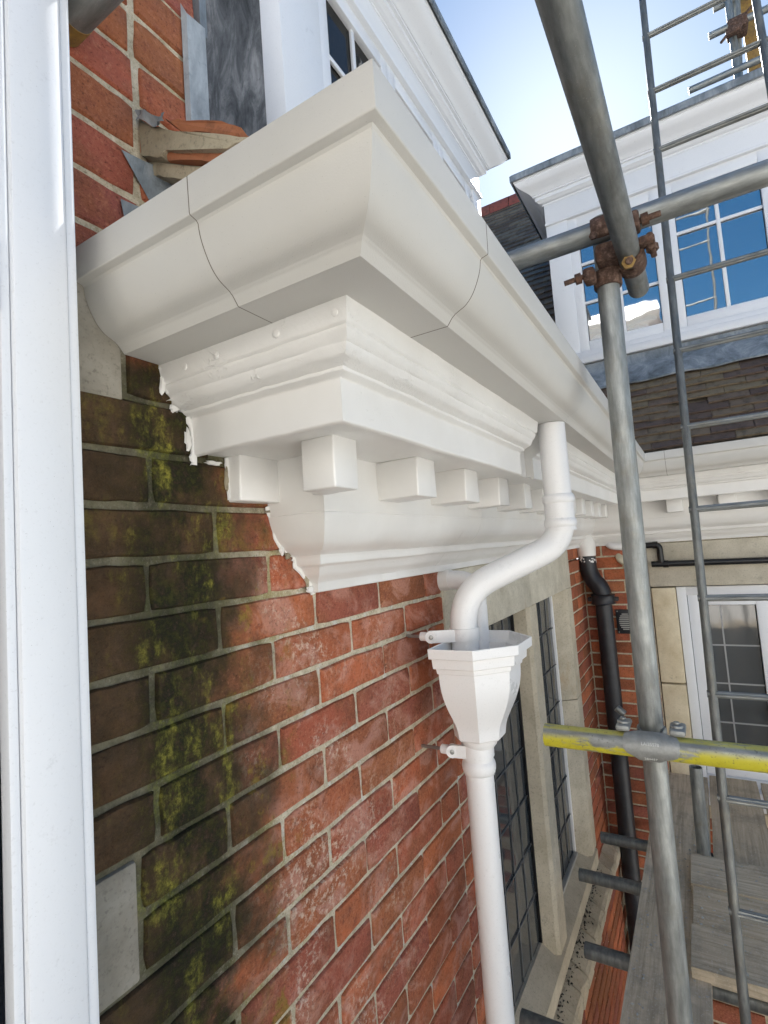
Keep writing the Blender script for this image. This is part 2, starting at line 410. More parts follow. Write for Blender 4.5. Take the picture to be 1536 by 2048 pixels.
def box(name, x0, x1, y0, y1, z0, z1, mat, parent=None, bev=0., seg=2, jit=0.):
    bm = bmesh.new(); bmesh.ops.create_cube(bm, size=1)
    for v in bm.verts:
        v.co = Vector(((x0+x1)/2 + v.co.x*abs(x1-x0), (y0+y1)/2 + v.co.y*abs(y1-y0), (z0+z1)/2 + v.co.z*abs(z1-z0)))
        if jit: v.co += Vector([random.uniform(-jit, jit) for _ in range(3)])
    if bev: bmesh.ops.bevel(bm, geom=list(bm.edges), offset=bev, segments=seg, affect='EDGES', profile=.5)
    me = bpy.data.meshes.new(name); bm.to_mesh(me); bm.free()
    return link(name, me, mat, parent, 35 if bev else None)
def frame_at(t):
    t = t.normalized(); a = Vector((0, 0, 1)) if abs(t.z) < .9 else Vector((1, 0, 0))
    u = t.cross(a).normalized(); return u, t.cross(u)
def tube(name, pts, r, mat, parent=None, seg=28, hollow=0., radii=None, smooth=40):
    """swept round tube along pts; hollow > 0 gives an open end with that wall thickness"""
    pts = [Vector(p) for p in pts]; n = len(pts); v = []; f = []
    t0 = (pts[1]-pts[0]).normalized(); u, w = frame_at(t0)
    rings = []
    for i, p in enumerate(pts):
        t = (pts[min(i+1, n-1)] - pts[max(i-1, 0)]).normalized()
        q = t0.rotation_difference(t); u = q @ u; w = q @ w; t0 = t
        rr = radii[i] if radii else r
        base = len(v)
        for k in range(seg):
            a = 2*math.pi*k/seg; v.append(p + (u*math.cos(a) + w*math.sin(a))*rr)
        rings.append((base, p, u.copy(), w.copy(), rr))
    for i in range(n-1):
        a, b = rings[i][0], rings[i+1][0]
        for k in range(seg): f.append((a+k, a+(k+1) % seg, b+(k+1) % seg, b+k))
    if hollow:
        off = len(v)
        for (b0, p, u_, w_, rr) in rings:
            for k in range(seg):
                a = 2*math.pi*k/seg; v.append(p + (u_*math.cos(a) + w_*math.sin(a))*(rr-hollow))
        for i in range(n-1):
            a, b = off+i*seg, off+(i+1)*seg
            for k in range(seg): f.append((a+k, b+k, b+(k+1) % seg, a+(k+1) % seg))
        for e, o_ in ((0, off), ((n-1)*seg, off+(n-1)*seg)):
            for k in range(seg): f.append((e+k, e+(k+1) % seg, o_+(k+1) % seg, o_+k))
    else:
        f.append(tuple(range(seg))); f.append(tuple(range((n-1)*seg, n*seg)))
    return mesh(name, v, f, mat, parent, smooth)
def bend(a, c, b, r=.09, n=10):
    """rounded corner a -> c -> b"""
    a, c, b = Vector(a), Vector(c), Vector(b)
    r = min(r, (a-c).length*.95, (b-c).length*.95)
    p0 = c + (a-c).normalized()*r; p1 = c + (b-c).normalized()*r
    return [((1-t)**2)*p0 + 2*t*(1-t)*c + t*t*p1 for t in [i/n for i in range(n+1)]]
def arc_pts(pts, r=.01, n=4):
    """profile with chosen corners rounded: pts are (o, z) or (o, z, radius)"""
    out = []
    for i, p in enumerate(pts):
        if len(p) > 2 and 0 < i < len(pts)-1:
            a, c, b = Vector(pts[i-1][:2]), Vector(p[:2]), Vector(pts[i+1][:2])
            q = min(p[2], (a-c).length*.49, (b-c).length*.49)
            p0 = c+(a-c).normalized()*q; p1 = c+(b-c).normalized()*q
            for k in range(n+1):
                t = k/n; w = ((1-t)**2)*p0+2*t*(1-t)*c+t*t*p1; out.append((w.x, w.y))
        else: out.append(tuple(p[:2]))
    return out
def smooth_curve(pts, n=5):
    """Catmull-Rom through (o, z) points"""
    out = []
    for i in range(len(pts)-1):
        p0 = Vector(pts[max(i-1, 0)]); p1 = Vector(pts[i]); p2 = Vector(pts[i+1]); p3 = Vector(pts[min(i+2, len(pts)-1)])
        for k in range(n):
            t = k/n
            q = .5*((2*p1)+(-p0+p2)*t+(2*p0-5*p1+4*p2-p3)*t*t+(-p0+3*p1-3*p2+p3)*t**3); out.append((q.x, q.y))
    out.append(tuple(pts[-1])); return out

X0 = .82          # the brick corner the mouldings are measured from
XQ = 3.55         # face of the far wall
def station(kind, t):
    """returns fn(o,z)->xyz. kinds: ret (y = t), c1 outer mitre, p (x = t), c2 inner mitre, q (y = t)"""
    if kind == 'ret': return lambda o, z: (X0-o, t, z)
    if kind == 'c1': return lambda o, z: (X0-o, -o, z)
    if kind == 'p': return lambda o, z: (t, -o, z)
    if kind == 'c2': return lambda o, z: (XQ-o, -o, z)
    return lambda o, z: (XQ-o, t, z)
def sweep(name, prof, stations, mat, parent=None, closed=True, smooth=30, lump=0.):
    n = len(prof); v = []; f = []
    for s in stations:
        for (o, z) in prof:
            p = Vector(s(o, z))
            if lump:
                up_ = 1.0 if .222 < z < .292 else .5
                a = noise.noise_vector(p*11)*.9 + noise.noise_vector(p*38)*.8*up_ + noise.noise_vector(p*90)*.7*(up_ if up_ == 1 else .25)
                p += a*lump*(1 if o > .02 else 0)
            v.append(p)
    m = n if closed else n-1
    for i in range(len(stations)-1):
        for k in range(m):
            a = i*n+k; b = i*n+(k+1) % n
            f.append((a, b, b+n, a+n))
    if closed:
        f.append(tuple(range(n))); f.append(tuple(range((len(stations)-1)*n, len(stations)*n)))
    return mesh(name, v, f, mat, parent, smooth)

# ---------------------------------------------------------------- ground
tag(mesh('ground', [(-200, -200, -5.2), (200, -200, -5.2), (200, 200, -5.2), (-200, 200, -5.2)], [(0, 1, 2, 3)], K['ground']), kind='structure')

# ================================================================ THE HOUSE
house = tag(empty('brick_house', None, (1.5, .3, -5.2)),
            'red brick house with white dentil cornice, stone windows and dormers', 'house')
def part(name): return empty(name, house)
def E_(name, par=house):
    return empty(name, par)

# ---- walls: mortar cores with single bricks set into them
wall = E_('wall')
core = [  # x0,x1,y0,y1,z0,z1
    (.31, 1.62, .0055, .30, -2.3, .30), (.31, .588, .0055, .30, .30, 1.25),
    (1.62, 3.55, .03, .30, -.16, .30), (3.04, 3.70, .0055, .30, -5.2, -.16), (1.62, 3.0, .12, .30, -5.2, -1.72),
    (.31, 1.62, .0055, .30, -5.2, -2.3)]
for i, c in enumerate(core): box('mortar_bed', *c, K['mortar'], wall)

def brick(x0, x1, z0, z1, plane='P', mat=None, near=True, parent=None, face=0.):
    """one hand-made brick: uneven outline, rounded arrises, slightly tilted face"""
    w, h = x1-x0, z1-z0
    j = .0013 if near else .0008
    pts = []
    nl = 5 if near else 2
    rr = .0045
    def side(a, b, n):
        for k in range(n):
            t = (k+.5)/n
            pts.append((a[0]+(b[0]-a[0])*t, a[1]+(b[1]-a[1])*t))
    side((x0+rr, z0), (x1-rr, z0), nl); pts.append((x1-rr*.3, z0+rr*.3)); side((x1, z0+rr), (x1, z1-rr), 2 if near else 1)
    pts.append((x1-rr*.3, z1-rr*.3)); side((x1-rr, z1), (x0+rr, z1), nl); pts.append((x0+rr*.3, z1-rr*.3))
    side((x0, z1-rr), (x0, z0+rr), 2 if near else 1); pts.append((x0+rr*.3, z0+rr*.3))
    pts = [(a+random.uniform(-j, j), b+random.uniform(-j, j)) for a, b in pts]
    cx, cz = (x0+x1)/2, (z0+z1)/2
    tx, tz, dy = random.uniform(-.008, .008), random.uniform(-.014, .014), random.uniform(-.0012, .0012) + face
    n = len(pts); v = []; f = []
    def put(a, b, y):
        if plane == 'P': v.append((a, y, b))
        else: v.append((XQ+y, -a, b))
    for a, b in pts: put(a, b, .045+face)
    for a, b in pts: put(a, b, .0035 + dy + (a-cx)*tx*.6 + (b-cz)*tz)
    k = .0028
    for a, b in pts:
        put(a+(cx-a)/max(abs(cx-a), 1e-6)*k*(abs(cx-a) > k), b+(cz-b)/max(abs(cz-b), 1e-6)*k*(abs(cz-b) > k), dy+(a-cx)*tx+(b-cz)*tz)
    for q in (0, 1):
        for i in range(n):
            f.append((q*n+i, q*n+(i+1) % n, (q+1)*n+(i+1) % n, (q+1)*n+i))
    f.append(tuple(range(2*n, 3*n)))
    return mesh('brick', v, f, mat or K['brick'], parent or wall, 50)

# cornice profile (o = distance out from the wall, z)
CORN = arc_pts([(.0, .33), (.333, .33), (.3345, .2925, .002), (.330, .268, .002), (.3265, .2655), (.3275, .262, .002), (.322, .2525, .003)], n=3) + \
    smooth_curve([(.3185, .2505), (.3165, .246), (.311, .239), (.302, .2345), (.296, .232)], 4) + \
    arc_pts([(.296, .232), (.296, .2275, .002), (.283, .2235, .003), (.2835, .167, .003), (.275, .1645, .002), (.274, .172, .002), (.124, .172), (.124, .0755, .002)], n=3) + \
    [(.1225, .0735)] + smooth_curve([(.1235, .072), (.119, .056), (.111, .037), (.098, .020), (.080, .0075), (.064, .0005)], 4) + \
    arc_pts([(.064, .0005), (.0615, -.0045, .002), (.0605, -.0165, .003), (.0535, -.019, .002)], n=3) + \
    smooth_curve([(.0505, -.0205), (.044, -.028), (.036, -.0385), (.0255, -.047), (.0185, -.0535)], 3) + [(.0165, -.0700), (.013, -.0713), (.0, -.0713)]
def o_at(z):
    """how far the cornice stands out at height z (outermost)"""
    best = 0
    for (a, za), (b, zb) in zip(CORN, CORN[1:]):
        if min(za, zb) - 1e-6 <= z <= max(za, zb) + 1e-6: best = max(best, a, b)
    return best

ZB = lambda k: .1606 - .075*k
odd = [.577 + .239*i for i in range(-2, 5)]       # joints of the odd courses
evn = [.4555 + .2385*i for i in range(-1, 5)]
STONES = [(.30, .4265, .2145, .407), (.30, .4215, -.516, -.364)]
def clip_stone(x0, z0, z1):
    for (a, b, c, d) in STONES:
        if z0 < d-.02 and z1 > c+.02: return max(x0, b+.009)
    return x0
for k in range(-4, 26):
    z1, z0 = ZB(k)-.0048, ZB(k+1)+.0048
    js = sorted((odd if k % 2 else evn))
    right = 1.4055
    if z1 > -.06:
        zz = [z0+(z1-z0)*t for t in (0, .25, .5, .75, 1)]
        right = X0 - min(o_at(z) for z in zz) + .03
        if z1 > .32: right = .588
    edges = [.335] + [j for j in js if max(.345, clip_stone(.335, z0, z1)+.05) < j < right-.01] + [right+.0048]
    if k == 0: edges = [.335, .4655, right+.0048]
    for a, b in zip(edges, edges[1:]):
        x0, x1 = a+.0048+random.uniform(-.0012, .0012), b-.0048+random.uniform(-.0012, .0012)
        x0 = clip_stone(x0, z0, z1)
        if x1-x0 < .02: continue
        brick(x0, x1, z0+random.uniform(-.0008, .0008), z1+random.uniform(-.0008, .0008), near=(k < 16))
    # closer bricks between the straight joint and the stone jamb
    if z1 < -.28 or k == 3:
        xe = 1.50 if k % 2 else 1.545
        if z1 < -.28: brick(1.4155, xe, z0, z1)
# gable bricks that rise above the gutter
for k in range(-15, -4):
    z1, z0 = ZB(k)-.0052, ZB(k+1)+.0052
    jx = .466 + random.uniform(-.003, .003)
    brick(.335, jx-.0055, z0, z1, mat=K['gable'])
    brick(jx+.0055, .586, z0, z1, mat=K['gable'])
# right of the stone window and on the far wall
for k in range(1, 34):
    z1, z0 = ZB(k)-.0048, ZB(k+1)+.0048
    e = [3.135, 3.31, 3.555] if k % 2 else [3.135, 3.42, 3.555]
    for a, b in zip(e, e[1:]): brick(a+.005, b-.005, z0, z1, mat=K['brick_far'], near=False)
    if k < 30:
        e = [.0, .12, .376] if k % 2 else [.0, .24, .376]
        for a, b in zip(e, e[1:]): brick(a+.005, b-.005, z0, z1, 'Q', K['brick_far'], False)
# stone quoins of the near window
for i, (a, b, c, d) in enumerate(STONES):
    box('quoin_stone', a, b, -.001, .06, c+.004, d-.004, K['stone_quoin'], wall, .004)

# ---- far wall
fw_ = E_('far_wall')
box('mortar_bed', XQ+.0055, XQ+.30, -.376, .0052, -5.2, .30, K['mortar'], fw_)
box('mortar_bed', XQ+.0065, XQ+.30, -4.5, -.376, -.10, .30, K['mortar'], fw_)
box('mortar_bed', XQ+.0065, XQ+.30, -4.5, -.376, -5.2, -1.56, K['mortar'], fw_)
box('lintel', XQ-.004, XQ+.16, -3.2, -.3775, -.334, -.076, K['stone'], fw_, .004)
for z0, z1 in ((-.90, -.3395), (-1.30, -.905), (-1.57, -1.305)):
    box('jamb_stone', XQ-.004, XQ+.16, -.508, -.381, z0+.003, z1-.003, K['stone_warm'], fw_, .004)
box('window_sill', XQ-.055, XQ+.1, -3.0, -.43, -1.625, -1.56, K['stone_warm'], fw_, .008)
box('back_wall', XQ+.34, XQ+.40, -4.5, 0, -5.2, .3, K['interior'], fw_)
random.seed(21)
# brickwork under the far sill
for k in range(24, 34):
    z1, z0 = ZB(k)-.0048, ZB(k+1)+.0048
    y = .39 - (.12 if k % 2 else 0)
    while y < 2.4:
        if y > .37: brick(y+.005, y+.229, z0, z1, 'Q', K['brick_far'], False, fw_)
        y += .239

# ---- far window: white casement with leaded glass
fwin = E_('casement_window')
xw = XQ+.02
def qframe(y0, y1, z0, z1, x, w, d, mat=K['upvc'], name='frame'):
    box(name, x, x+d, y1-w, y1, z0, z1, mat, fwin, .003)
    box(name, x, x+d, y0, y0+w, z0, z1, mat, fwin, .003)
    box(name, x+.0005, x+d, y0+w, y1-w, z1-w, z1, mat, fwin, .003)
    box(name, x+.0005, x+d, y0+w, y1-w, z0, z0+w, mat, fwin, .003)
qframe(-2.1, -.512, -1.46, -.340, xw, .05, .07)
for (a, b) in ((-.955, -.565), (-1.42, -1.03), (-1.9, -1.5)):
    qframe(a, b, -1.415, -.388, xw+.012, .062, .05, name='sash')
    ys = [b-.064, b-.064-(b-a-.128)*.36, b-.064-(b-a-.128)*1.0]
    zs = [-.452, -.683, -.90, -1.12, -1.35]
    for ya, yb in zip(ys, ys[1:]):
        for za, zb in zip(zs, zs[1:]):
            p = box('pane', xw+.045, xw+.049, yb+.003, ya-.003, zb+.003, za-.003, K['pane_lead'], fwin)
    for ya in ys[1:-1]: box('lead_came', xw+.040, xw+.0445, ya-.004, ya+.004, zs[-1], zs[0], K['came_light'], fwin)
    for za in zs[1:-1]: box('lead_came', xw+.0392, xw+.0438, ys[-1], ys[0], za-.004, za+.004, K['came_light'], fwin)
    box('backing', xw+.052, xw+.056, a+.02, b-.02, -1.40, -.40, K['interior'], fwin)
box('mullion', xw+.004, xw+.06, -1.03, -.956, -1.41, -.39, K['upvc'], fwin, .003)
box('threshold', XQ-.03, XQ+.06, -2.1, -.515, -1.50, -1.4605, K['upvc'], fwin, .004)
box('threshold', XQ-.045, XQ+.06, -2.1, -.52, -1.556, -1.5005, K['upvc'], fwin, .004)

# ---- stone mullioned window in the near wall
sw = E_('stone_window')
box('lintel', 1.39, 2.297, -.006, .12, -.285, -.073, K['stone'], sw, .004)
box('lintel', 2.302, 3.128, -.004, .12, -.285, -.073, K['stone'], sw, .004)
box('jamb', 1.56, 1.66, -.002, .12, -1.70, -.2865, K['stone_grey'], sw, .006)
def prism(name, poly, z0, z1, mat, par, bev=0.):
    n = len(poly); v = [(x, y, z0) for x, y in poly]+[(x, y, z1) for x, y in poly]
    f = [tuple(range(n)), tuple(range(n, 2*n))]+[(i, (i+1) % n, n+(i+1) % n, n+i) for i in range(n)]
    return mesh(name, v, f, mat, par)
prism('mullion', [(2.247, .115), (2.247, .0735), (2.252, .012), (2.262, -.003), (2.372, -.003), (2.382, .012), (2.388, .0735), (2.388, .115)], -1.70, -.2862, K['stone_grey'], sw)
for z0, z1 in ((-.88, -.2862), (-1.70, -.884)):
    prism('jamb', [(2.962, .115), (2.962, .072), (3.005, .012), (3.02, -.004), (3.128, -.004), (3.128, .115)], z0, z1, K['stone_grey'], sw)
mesh('window_sill', [(1.45, .115, -1.662), (3.13, .115, -1.662), (1.45, .07, -1.665), (3.13, .07, -1.665), (1.45, -.008, -1.722), (3.13, -.008, -1.722),
                     (1.45, -.008, -1.792), (3.13, -.008, -1.792), (1.45, .115, -1.792), (3.13, .115, -1.792)],
     [(0, 1, 3, 2), (2, 3, 5, 4), (4, 5, 7, 6), (6, 7, 9, 8), (8, 9, 1, 0), (0, 2, 4, 6, 8), (1, 3, 5, 7, 9)], K['stone_grey'], sw)
random.seed(3)
for (xa, xb, nx) in ((1.665, 2.243, 5), (2.392, 2.942, 5)):
    zs = [-.29 - i*(1.37/7) for i in range(8)]
    xs = [xa + (xb-xa)*i/nx for i in range(nx+1)]
    for i in range(nx):
        for k in range(7):
            p = box('pane', xs[i]+.002, xs[i+1]-.002, .0785, .0825, zs[k+1]+.002, zs[k]-.002, K['pane_lead'], sw)
            ax, az = random.uniform(-.012, .012), random.uniform(-.014, .014)
            cx, cz = (xs[i]+xs[i+1])/2, (zs[k]+zs[k+1])/2
            for v in p.data.vertices: v.co.y += (v.co.x-cx)*ax + (v.co.z-cz)*az
    for x in xs[1:-1]: box('lead_came', x-.003, x+.003, .0740, .0775, zs[-1], zs[0], K['came'], sw, .0012, 1)
    for z in zs[1:-1]: box('lead_came', xa, xb, .0732, .0768, z-.003, z+.003, K['came'], sw, .0012, 1)
    box('backing', xa-.03, xb+.03, .088, .092, -1.68, -.27, K['interior'], sw)
    box('side_frame', xb+.0005, xb+.018, .066, .086, -1.664, -.288, K['pvc'] if xb > 2.5 else K['black'], sw, .002)
box('sealant_strip', 2.39, 2.945, .055, .077, -1.672, -1.655, K['caulk'], sw, .003)
# ledge of sloping bricks and orange brickwork under the sill
random.seed(5)
x = 1.40
while x < 3.4:
    w = random.uniform(.10, .115)
    v0 = [(x+.004, .0, -1.800), (x+w-.004, .0, -1.800), (x+w-.004, -.062, -1.835), (x+.004, -.062, -1.835),
          (x+.004, -.072, -1.850), (x+w-.004, -.072, -1.850), (x+.004, -.072, -1.90), (x+w-.004, -.072, -1.90), (x+.004, 0, -1.90), (x+w-.004, 0, -1.90)]
    v0 = [(a+random.uniform(-.003, .003), b+random.uniform(-.003, .003), c+random.uniform(-.003, .003)) for a, b, c in v0]
    mesh('sill_brick', v0, [(0, 1, 2, 3), (3, 2, 5, 4), (4, 5, 7, 6), (6, 7, 9, 8), (0, 3, 4, 6, 8), (1, 2, 5, 7, 9), (0, 1, 9, 8)], K['stone_grey'], sw)
    x += w
for k in range(28, 44):
    z1, z0 = ZB(k)-.0048, ZB(k+1)+.0048
    if z1 > -1.9: z1 = -1.902
    if z1-z0 < .02: continue
    x = 1.40 + (.12 if k % 2 else 0)
    while x < 3.4:
        brick(x+.005, x+.234, z0, z1, mat=K['orange'], near=False, face=-.055); x += .239
box('mortar_bed', 1.3, 3.548, -.049, .0, -5.2, -1.89, K['mortar'], wall)

# ---- cornice
st = [station('ret', .03), station('ret', -.004)]
st += [station('c1', 0)]
PX = 1.378
# stations every few centimetres so that the hand-painted edges can waver
def c_mix(k):
    return lambda o, z: (X0-o, -.004+(-o+.004)*k, z)
def c_run(k):
    return lambda o, z: (X0-o+(1.3245-X0+o)*k, -o, z)
cor = sweep('cornice', CORN, [station('ret', .03)] + [c_mix(i/16) for i in range(17)] + [c_run(i/34) for i in range(1, 35)], K['paint'], house, True, 40, .0016)
# behind the downpipe the upper mouldings are cut back
CUT = [(.0, .33), (.262, .33), (.262, .172), (.124, .172)] + [p for p in CORN if p[1] < .17 and p[0] <= .1241]
sweep('cornice_notch', CUT, [station('p', 1.3246), station('p', 1.4418)], K['paint'], cor, True, 35)
sweep('cornice_run', CORN, [station('p', 1.442+i*.06) for i in range(28)] + [station('c2', 0), station('q', -.8), station('q', -1.6), station('q', -3.2)], K['paint'], cor, True, 40, .0014)
def dentil(x0, x1, y0, y1): box('dentil', x0, x1, y0, y1, .0965, .1735, K['paint'], cor, .0034, 3, .0018)
OD = .2137
dentil(X0-OD, X0-OD+.0640, -OD, -OD+.058)          # corner block
box('dentil', .668, .6985, -.158, -.12, .0985, .1725, K['paint'], cor, .003)
dentil(X0-OD, .700, -.0275, .02)                    # against the wall
for x in [.872 + .2365*i for i in range(11)]:
    if x < 3.28: dentil(x, x+.082, -OD, -.118)
for y in [-.519 - .2475*i for i in range(10)]: dentil(XQ-OD, XQ-.118, y-.08, y)
random.seed(11)
for y in (-.052, -.116, -.224, -.315):              # painted-over nail heads
    tube('nail_head', [(.4895, y, .280), (.4868, y, .280), (.4860, y, .280)], .0045, K['paint'], cor, 14, radii=[.0062, .0050, .0025])
# paint smeared on the bricks along the cornice edge
def smear(pts, w0, seed, dz=0):
    random.seed(seed); v = []; f = []; w = w0; tgt = w0
    for i, (o, z) in enumerate(pts):
        x = X0-o
        if random.random() < .16: tgt = max(.0004, random.choice((.1, .3, .6, 1., 1.9))*w0)
        w += (tgt-w)*.4
        v += [(x+.006, -.0040, z), (x-w*.8, -.0040, z-dz*w*.8), (x-w, -.0031, z-dz*w+random.uniform(-.0006, .0006)), (x-w-.0006, -.0006, z-.0006-dz*w)]
    for i in range(len(pts)-1):
        for k in range(3): f.append((i*4+k, i*4+k+1, i*4+k+5, i*4+k+4))
    return mesh('paint_smear', v, f, K['paint'], cor, 70)
def dens(pts, n):
    out = []
    for (a, b), (c, d) in zip(pts, pts[1:]):
        for i in range(n): out.append((a+(c-a)*i/n, b+(d-b)*i/n))
    return out
smear(dens([(.3345, .29), (.33, .268), (.322, .252)], 16), .003, 1)
smear(dens([(.318, .25), (.30, .234), (.285, .223)], 18), .008, 2, 1.)
smear(dens([(.285, .224), (.2835, .20), (.2835, .165), (.284, .150)], 16), .007, 3)
smear(dens([(.217, .170), (.216, .098)], 30), .002, 4)
smear(dens([(.125, .095), (.1225, .0735), (.111, .037), (.098, .020), (.064, .0005), (.0605, -.0165), (.044, -.028), (.0185, -.0535), (.013, -.074)], 12), .006, 5, .5)

def blob(name, x, z, w, h, mat, seed):
    """ragged scab of filler or paint lying on the brick face"""
    random.seed(seed); n = 15; v = []
    for k in range(n):
        a = 2*math.pi*k/n; r = random.uniform(.55, 1.1); v.append((x+w*r*math.cos(a), -.0021, z+h*r*math.sin(a)))
    v += [(x+(p[0]-x)*.8, -.0052-random.uniform(0, .001), z+(p[2]-z)*.8) for p in v]
    mesh(name, v, [tuple(range(n, 2*n))]+[(k, (k+1) % n, n+(k+1) % n, n+k) for k in range(n)], mat, cor, 60)
for i, (x, z, w, h, k) in enumerate(((.788, -.040, .009, .020, 'frag_mortar'), (.797, -.064, .012, .008, 'paint'), (.722, .018, .006, .018, 'paint'), (.705, .083, .020, .005, 'frag_mortar'),
                                     (.738, .004, .007, .008, 'frag_mortar'), (.487, .262, .005, .016, 'paint'), (.505, .232, .010, .006, 'paint'), (.528, .188, .006, .020, 'paint'), (.600, .135, .004, .022, 'frag_mortar'),
                                     (.575, .158, .020, .004, 'paint'))): blob('filler_scab', x, z, w, h, K[k], 50+i)

# ================================================================ GUTTER (ogee aluminium)
OG = smooth_curve([(.4435, .3665), (.4415, .354), (.4365, .340), (.4285, .325), (.4185, .3145), (.4065, .3085), (.4025, .3065)], 5)
GUT = arc_pts([(.4525, .4144), (.4555, .4144, .0012), (.4545, .3715, .0016), (.4455, .3690, .002)], n=3) + OG + \
    arc_pts([(.4015, .3055), (.3985, .3035, .002), (.3905, .2935, .0016), (.3900, .2935)], n=3) + [(.335, .2935), (.20, .2935), (.20, .2965), (.3885, .2965)] + \
    [(.3995, .3095), (.416, .3175), (.4255, .328), (.4335, .3425), (.4385, .356), (.4405, .3705), (.4510, .3745)]
GUT_P = GUT
gutter = tag(empty('ogee_gutter', None, (1.2, -.4, .29)), 'off white ogee eaves gutter along the cornice, mitred at the corner', 'gutter')
g = .0006
sweep('gutter_section', GUT, [station('ret', -.002), station('ret', -.2205)], K['powder'], gutter)
sweep('corner_section', GUT_P, [station('ret', -.2205-g), station('c1', 0), station('p', .642)], K['powder'], gutter)
sweep('gutter_section', GUT, [station('p', .642+g), station('p', 1.378)], K['powder'], gutter)
sweep('joint_section', GUT_P, [station('p', 1.378+g), station('p', 1.604)], K['powder'], gutter)
sweep('corner_section', GUT, [station('p', 1.604+g), station('c2', 0), station('q', -.5455)], K['powder'], gutter)
sweep('gutter_section', GUT, [station('q', -.5455-g), station('q', -3.2)], K['powder'], gutter)
JO = [(o+.0005, z) for o, z in GUT[:-9]]
for s in ((station('ret', -.2203), station('ret', -.2213)), (station('p', .6416), station('p', .6430)), (station('q', -.545), station('q', -.5468))):
    sweep('joint_line', [(o+.0003 if o > .3 else o, z-.0002 if z < .3 else z) for o, z in GUT], s, K['gap'], gutter)

# ================================================================ RAINWATER PIPES
dp = tag(empty('offset_downpipe', None, (1.378, -.355, .2)), 'white round downpipe with swan neck dropping from gutter into hopper', 'downpipe')
A, Bq, Cq, Dq = (PX, -.355, .2925), (PX, -.355, -.012), (1.230, -.130, -.118), (1.230, -.130, -.262)
tube('pipe', [A, (PX, -.355, .08)], .0338, K['pvc'], dp, 40)
path = [(PX, -.355, .078)] + bend((PX, -.355, .06), Bq, Cq, .062, 12) + bend(Bq, Cq, Dq, .085, 14) + [Dq]
tube('swan_neck', path, .0335, K['pvc'], dp, 40, .0028)
for zc in (.0985, .0375):
    tube('collar', [(PX, -.355, zc+.012), (PX, -.355, zc+.0085), (PX, -.355, zc+.003), (PX, -.355, zc-.004), (PX, -.355, zc-.009), (PX, -.355, zc-.012)], .04, K['pvc'], dp, 40,
         radii=[.0355, .0385, .0402, .0402, .0385, .0355])
tube('collar', [(PX, -.355, .094), (PX, -.355, .022)], .0362, K['pvc'], dp, 40)
tube('collar', [(PX, -.355, .024), (PX, -.355, .0215), (PX, -.355, .0175)], .0375, K['pvc'], dp, 40)
mid = Vector(Bq).lerp(Vector(Cq), .30); dr = (Vector(Cq)-Vector(Bq)).normalized()
tube('joint_ring', [mid-dr*.001, mid+dr*.001], .0345, K['pvc'], dp, 40)

hop = tag(empty('hopper_head', None, (1.236, -.142, -.46)), 'white octagonal rainwater hopper fixed to the brick wall', 'hopper')
HX, HY = 1.236, -.143
def octo(a, z, yb=-.090): return [(HX + a/math.cos(math.pi/8)*math.cos(math.pi/8+i*math.pi/4), min(HY + a/math.cos(math.pi/8)*math.sin(math.pi/8+i*math.pi/4), yb), z) for i in range(8)]
def loft(name, rings, mat, par, smooth=None, cap=False):
    v = [p for r in rings for p in r]; n = len(rings[0]); f = []
    for i in range(len(rings)-1):
        for k in range(n): f.append((i*n+k, i*n+(k+1) % n, (i+1)*n+(k+1) % n, (i+1)*n+k))
    if cap: f.append(tuple(range(n))); f.append(tuple(range((len(rings)-1)*n, len(rings)*n)))
    return mesh(name, v, f, mat, par, smooth)
bell = smooth_curve([(.1060, -.298), (.1045, -.325), (.0985, -.355), (.0875, -.385), (.0745, -.412), (.0645, -.436), (.0600, -.462)], 4)
hp = [octo(.132, -.236, -.0945), octo(.1355, -.2345), octo(.1362, -.237), octo(.1350, -.2565), octo(.1335, -.2578), octo(.1238, -.2585), octo(.1232, -.260), octo(.1212, -.2815), octo(.1198, -.283), octo(.1132, -.2838),
      octo(.1122, -.2852), octo(.1104, -.2955), octo(.109, -.2968), octo(.1062, -.2975)] + [octo(a, z) for a, z in bell] + [octo(.057, -.466), octo(.034, -.466)]
hp += [octo(a, z, -.0945) for a, z in ((.034, -.455), (.055, -.452), (.080, -.385), (.098, -.33), (.103, -.297), (.116, -.275), (.117, -.262), (.1295, -.256), (.132, -.2362))]
loft('bowl', hp, K['pvc'], hop, 12)
tube('spigot', [(HX, HY, -.452), (HX, HY, -.468), (HX, HY, -.476), (HX, HY, -.484), (HX, HY, -.49)], .045, K['pvc'], hop, 40, radii=[.046, .046, .0445, .042, .037])

lp = tag(empty('lower_downpipe', None, (HX, -.137, -5.2)), 'straight white downpipe running down the brickwork below the hopper', 'downpipe')
PY = -.137
tube('pipe', [(HX, PY, -.53), (HX, PY, -5.15)], .0338, K['pvc'], lp, 40)
tube('collar', [(HX, PY, -.476), (HX, PY, -.53)], .0366, K['pvc'], lp, 40)
tube('collar', [(HX, PY, -.523), (HX, PY, -.529), (HX, PY, -.536), (HX, PY, -.545), (HX, PY, -.552), (HX, PY, -.556)], .04, K['pvc'], lp, 40, radii=[.037, .0398, .0412, .0405, .0385, .0345])
tube('collar', [(HX, PY, -.556), (HX, PY, -.559)], .0358, K['pvc'], lp, 40)

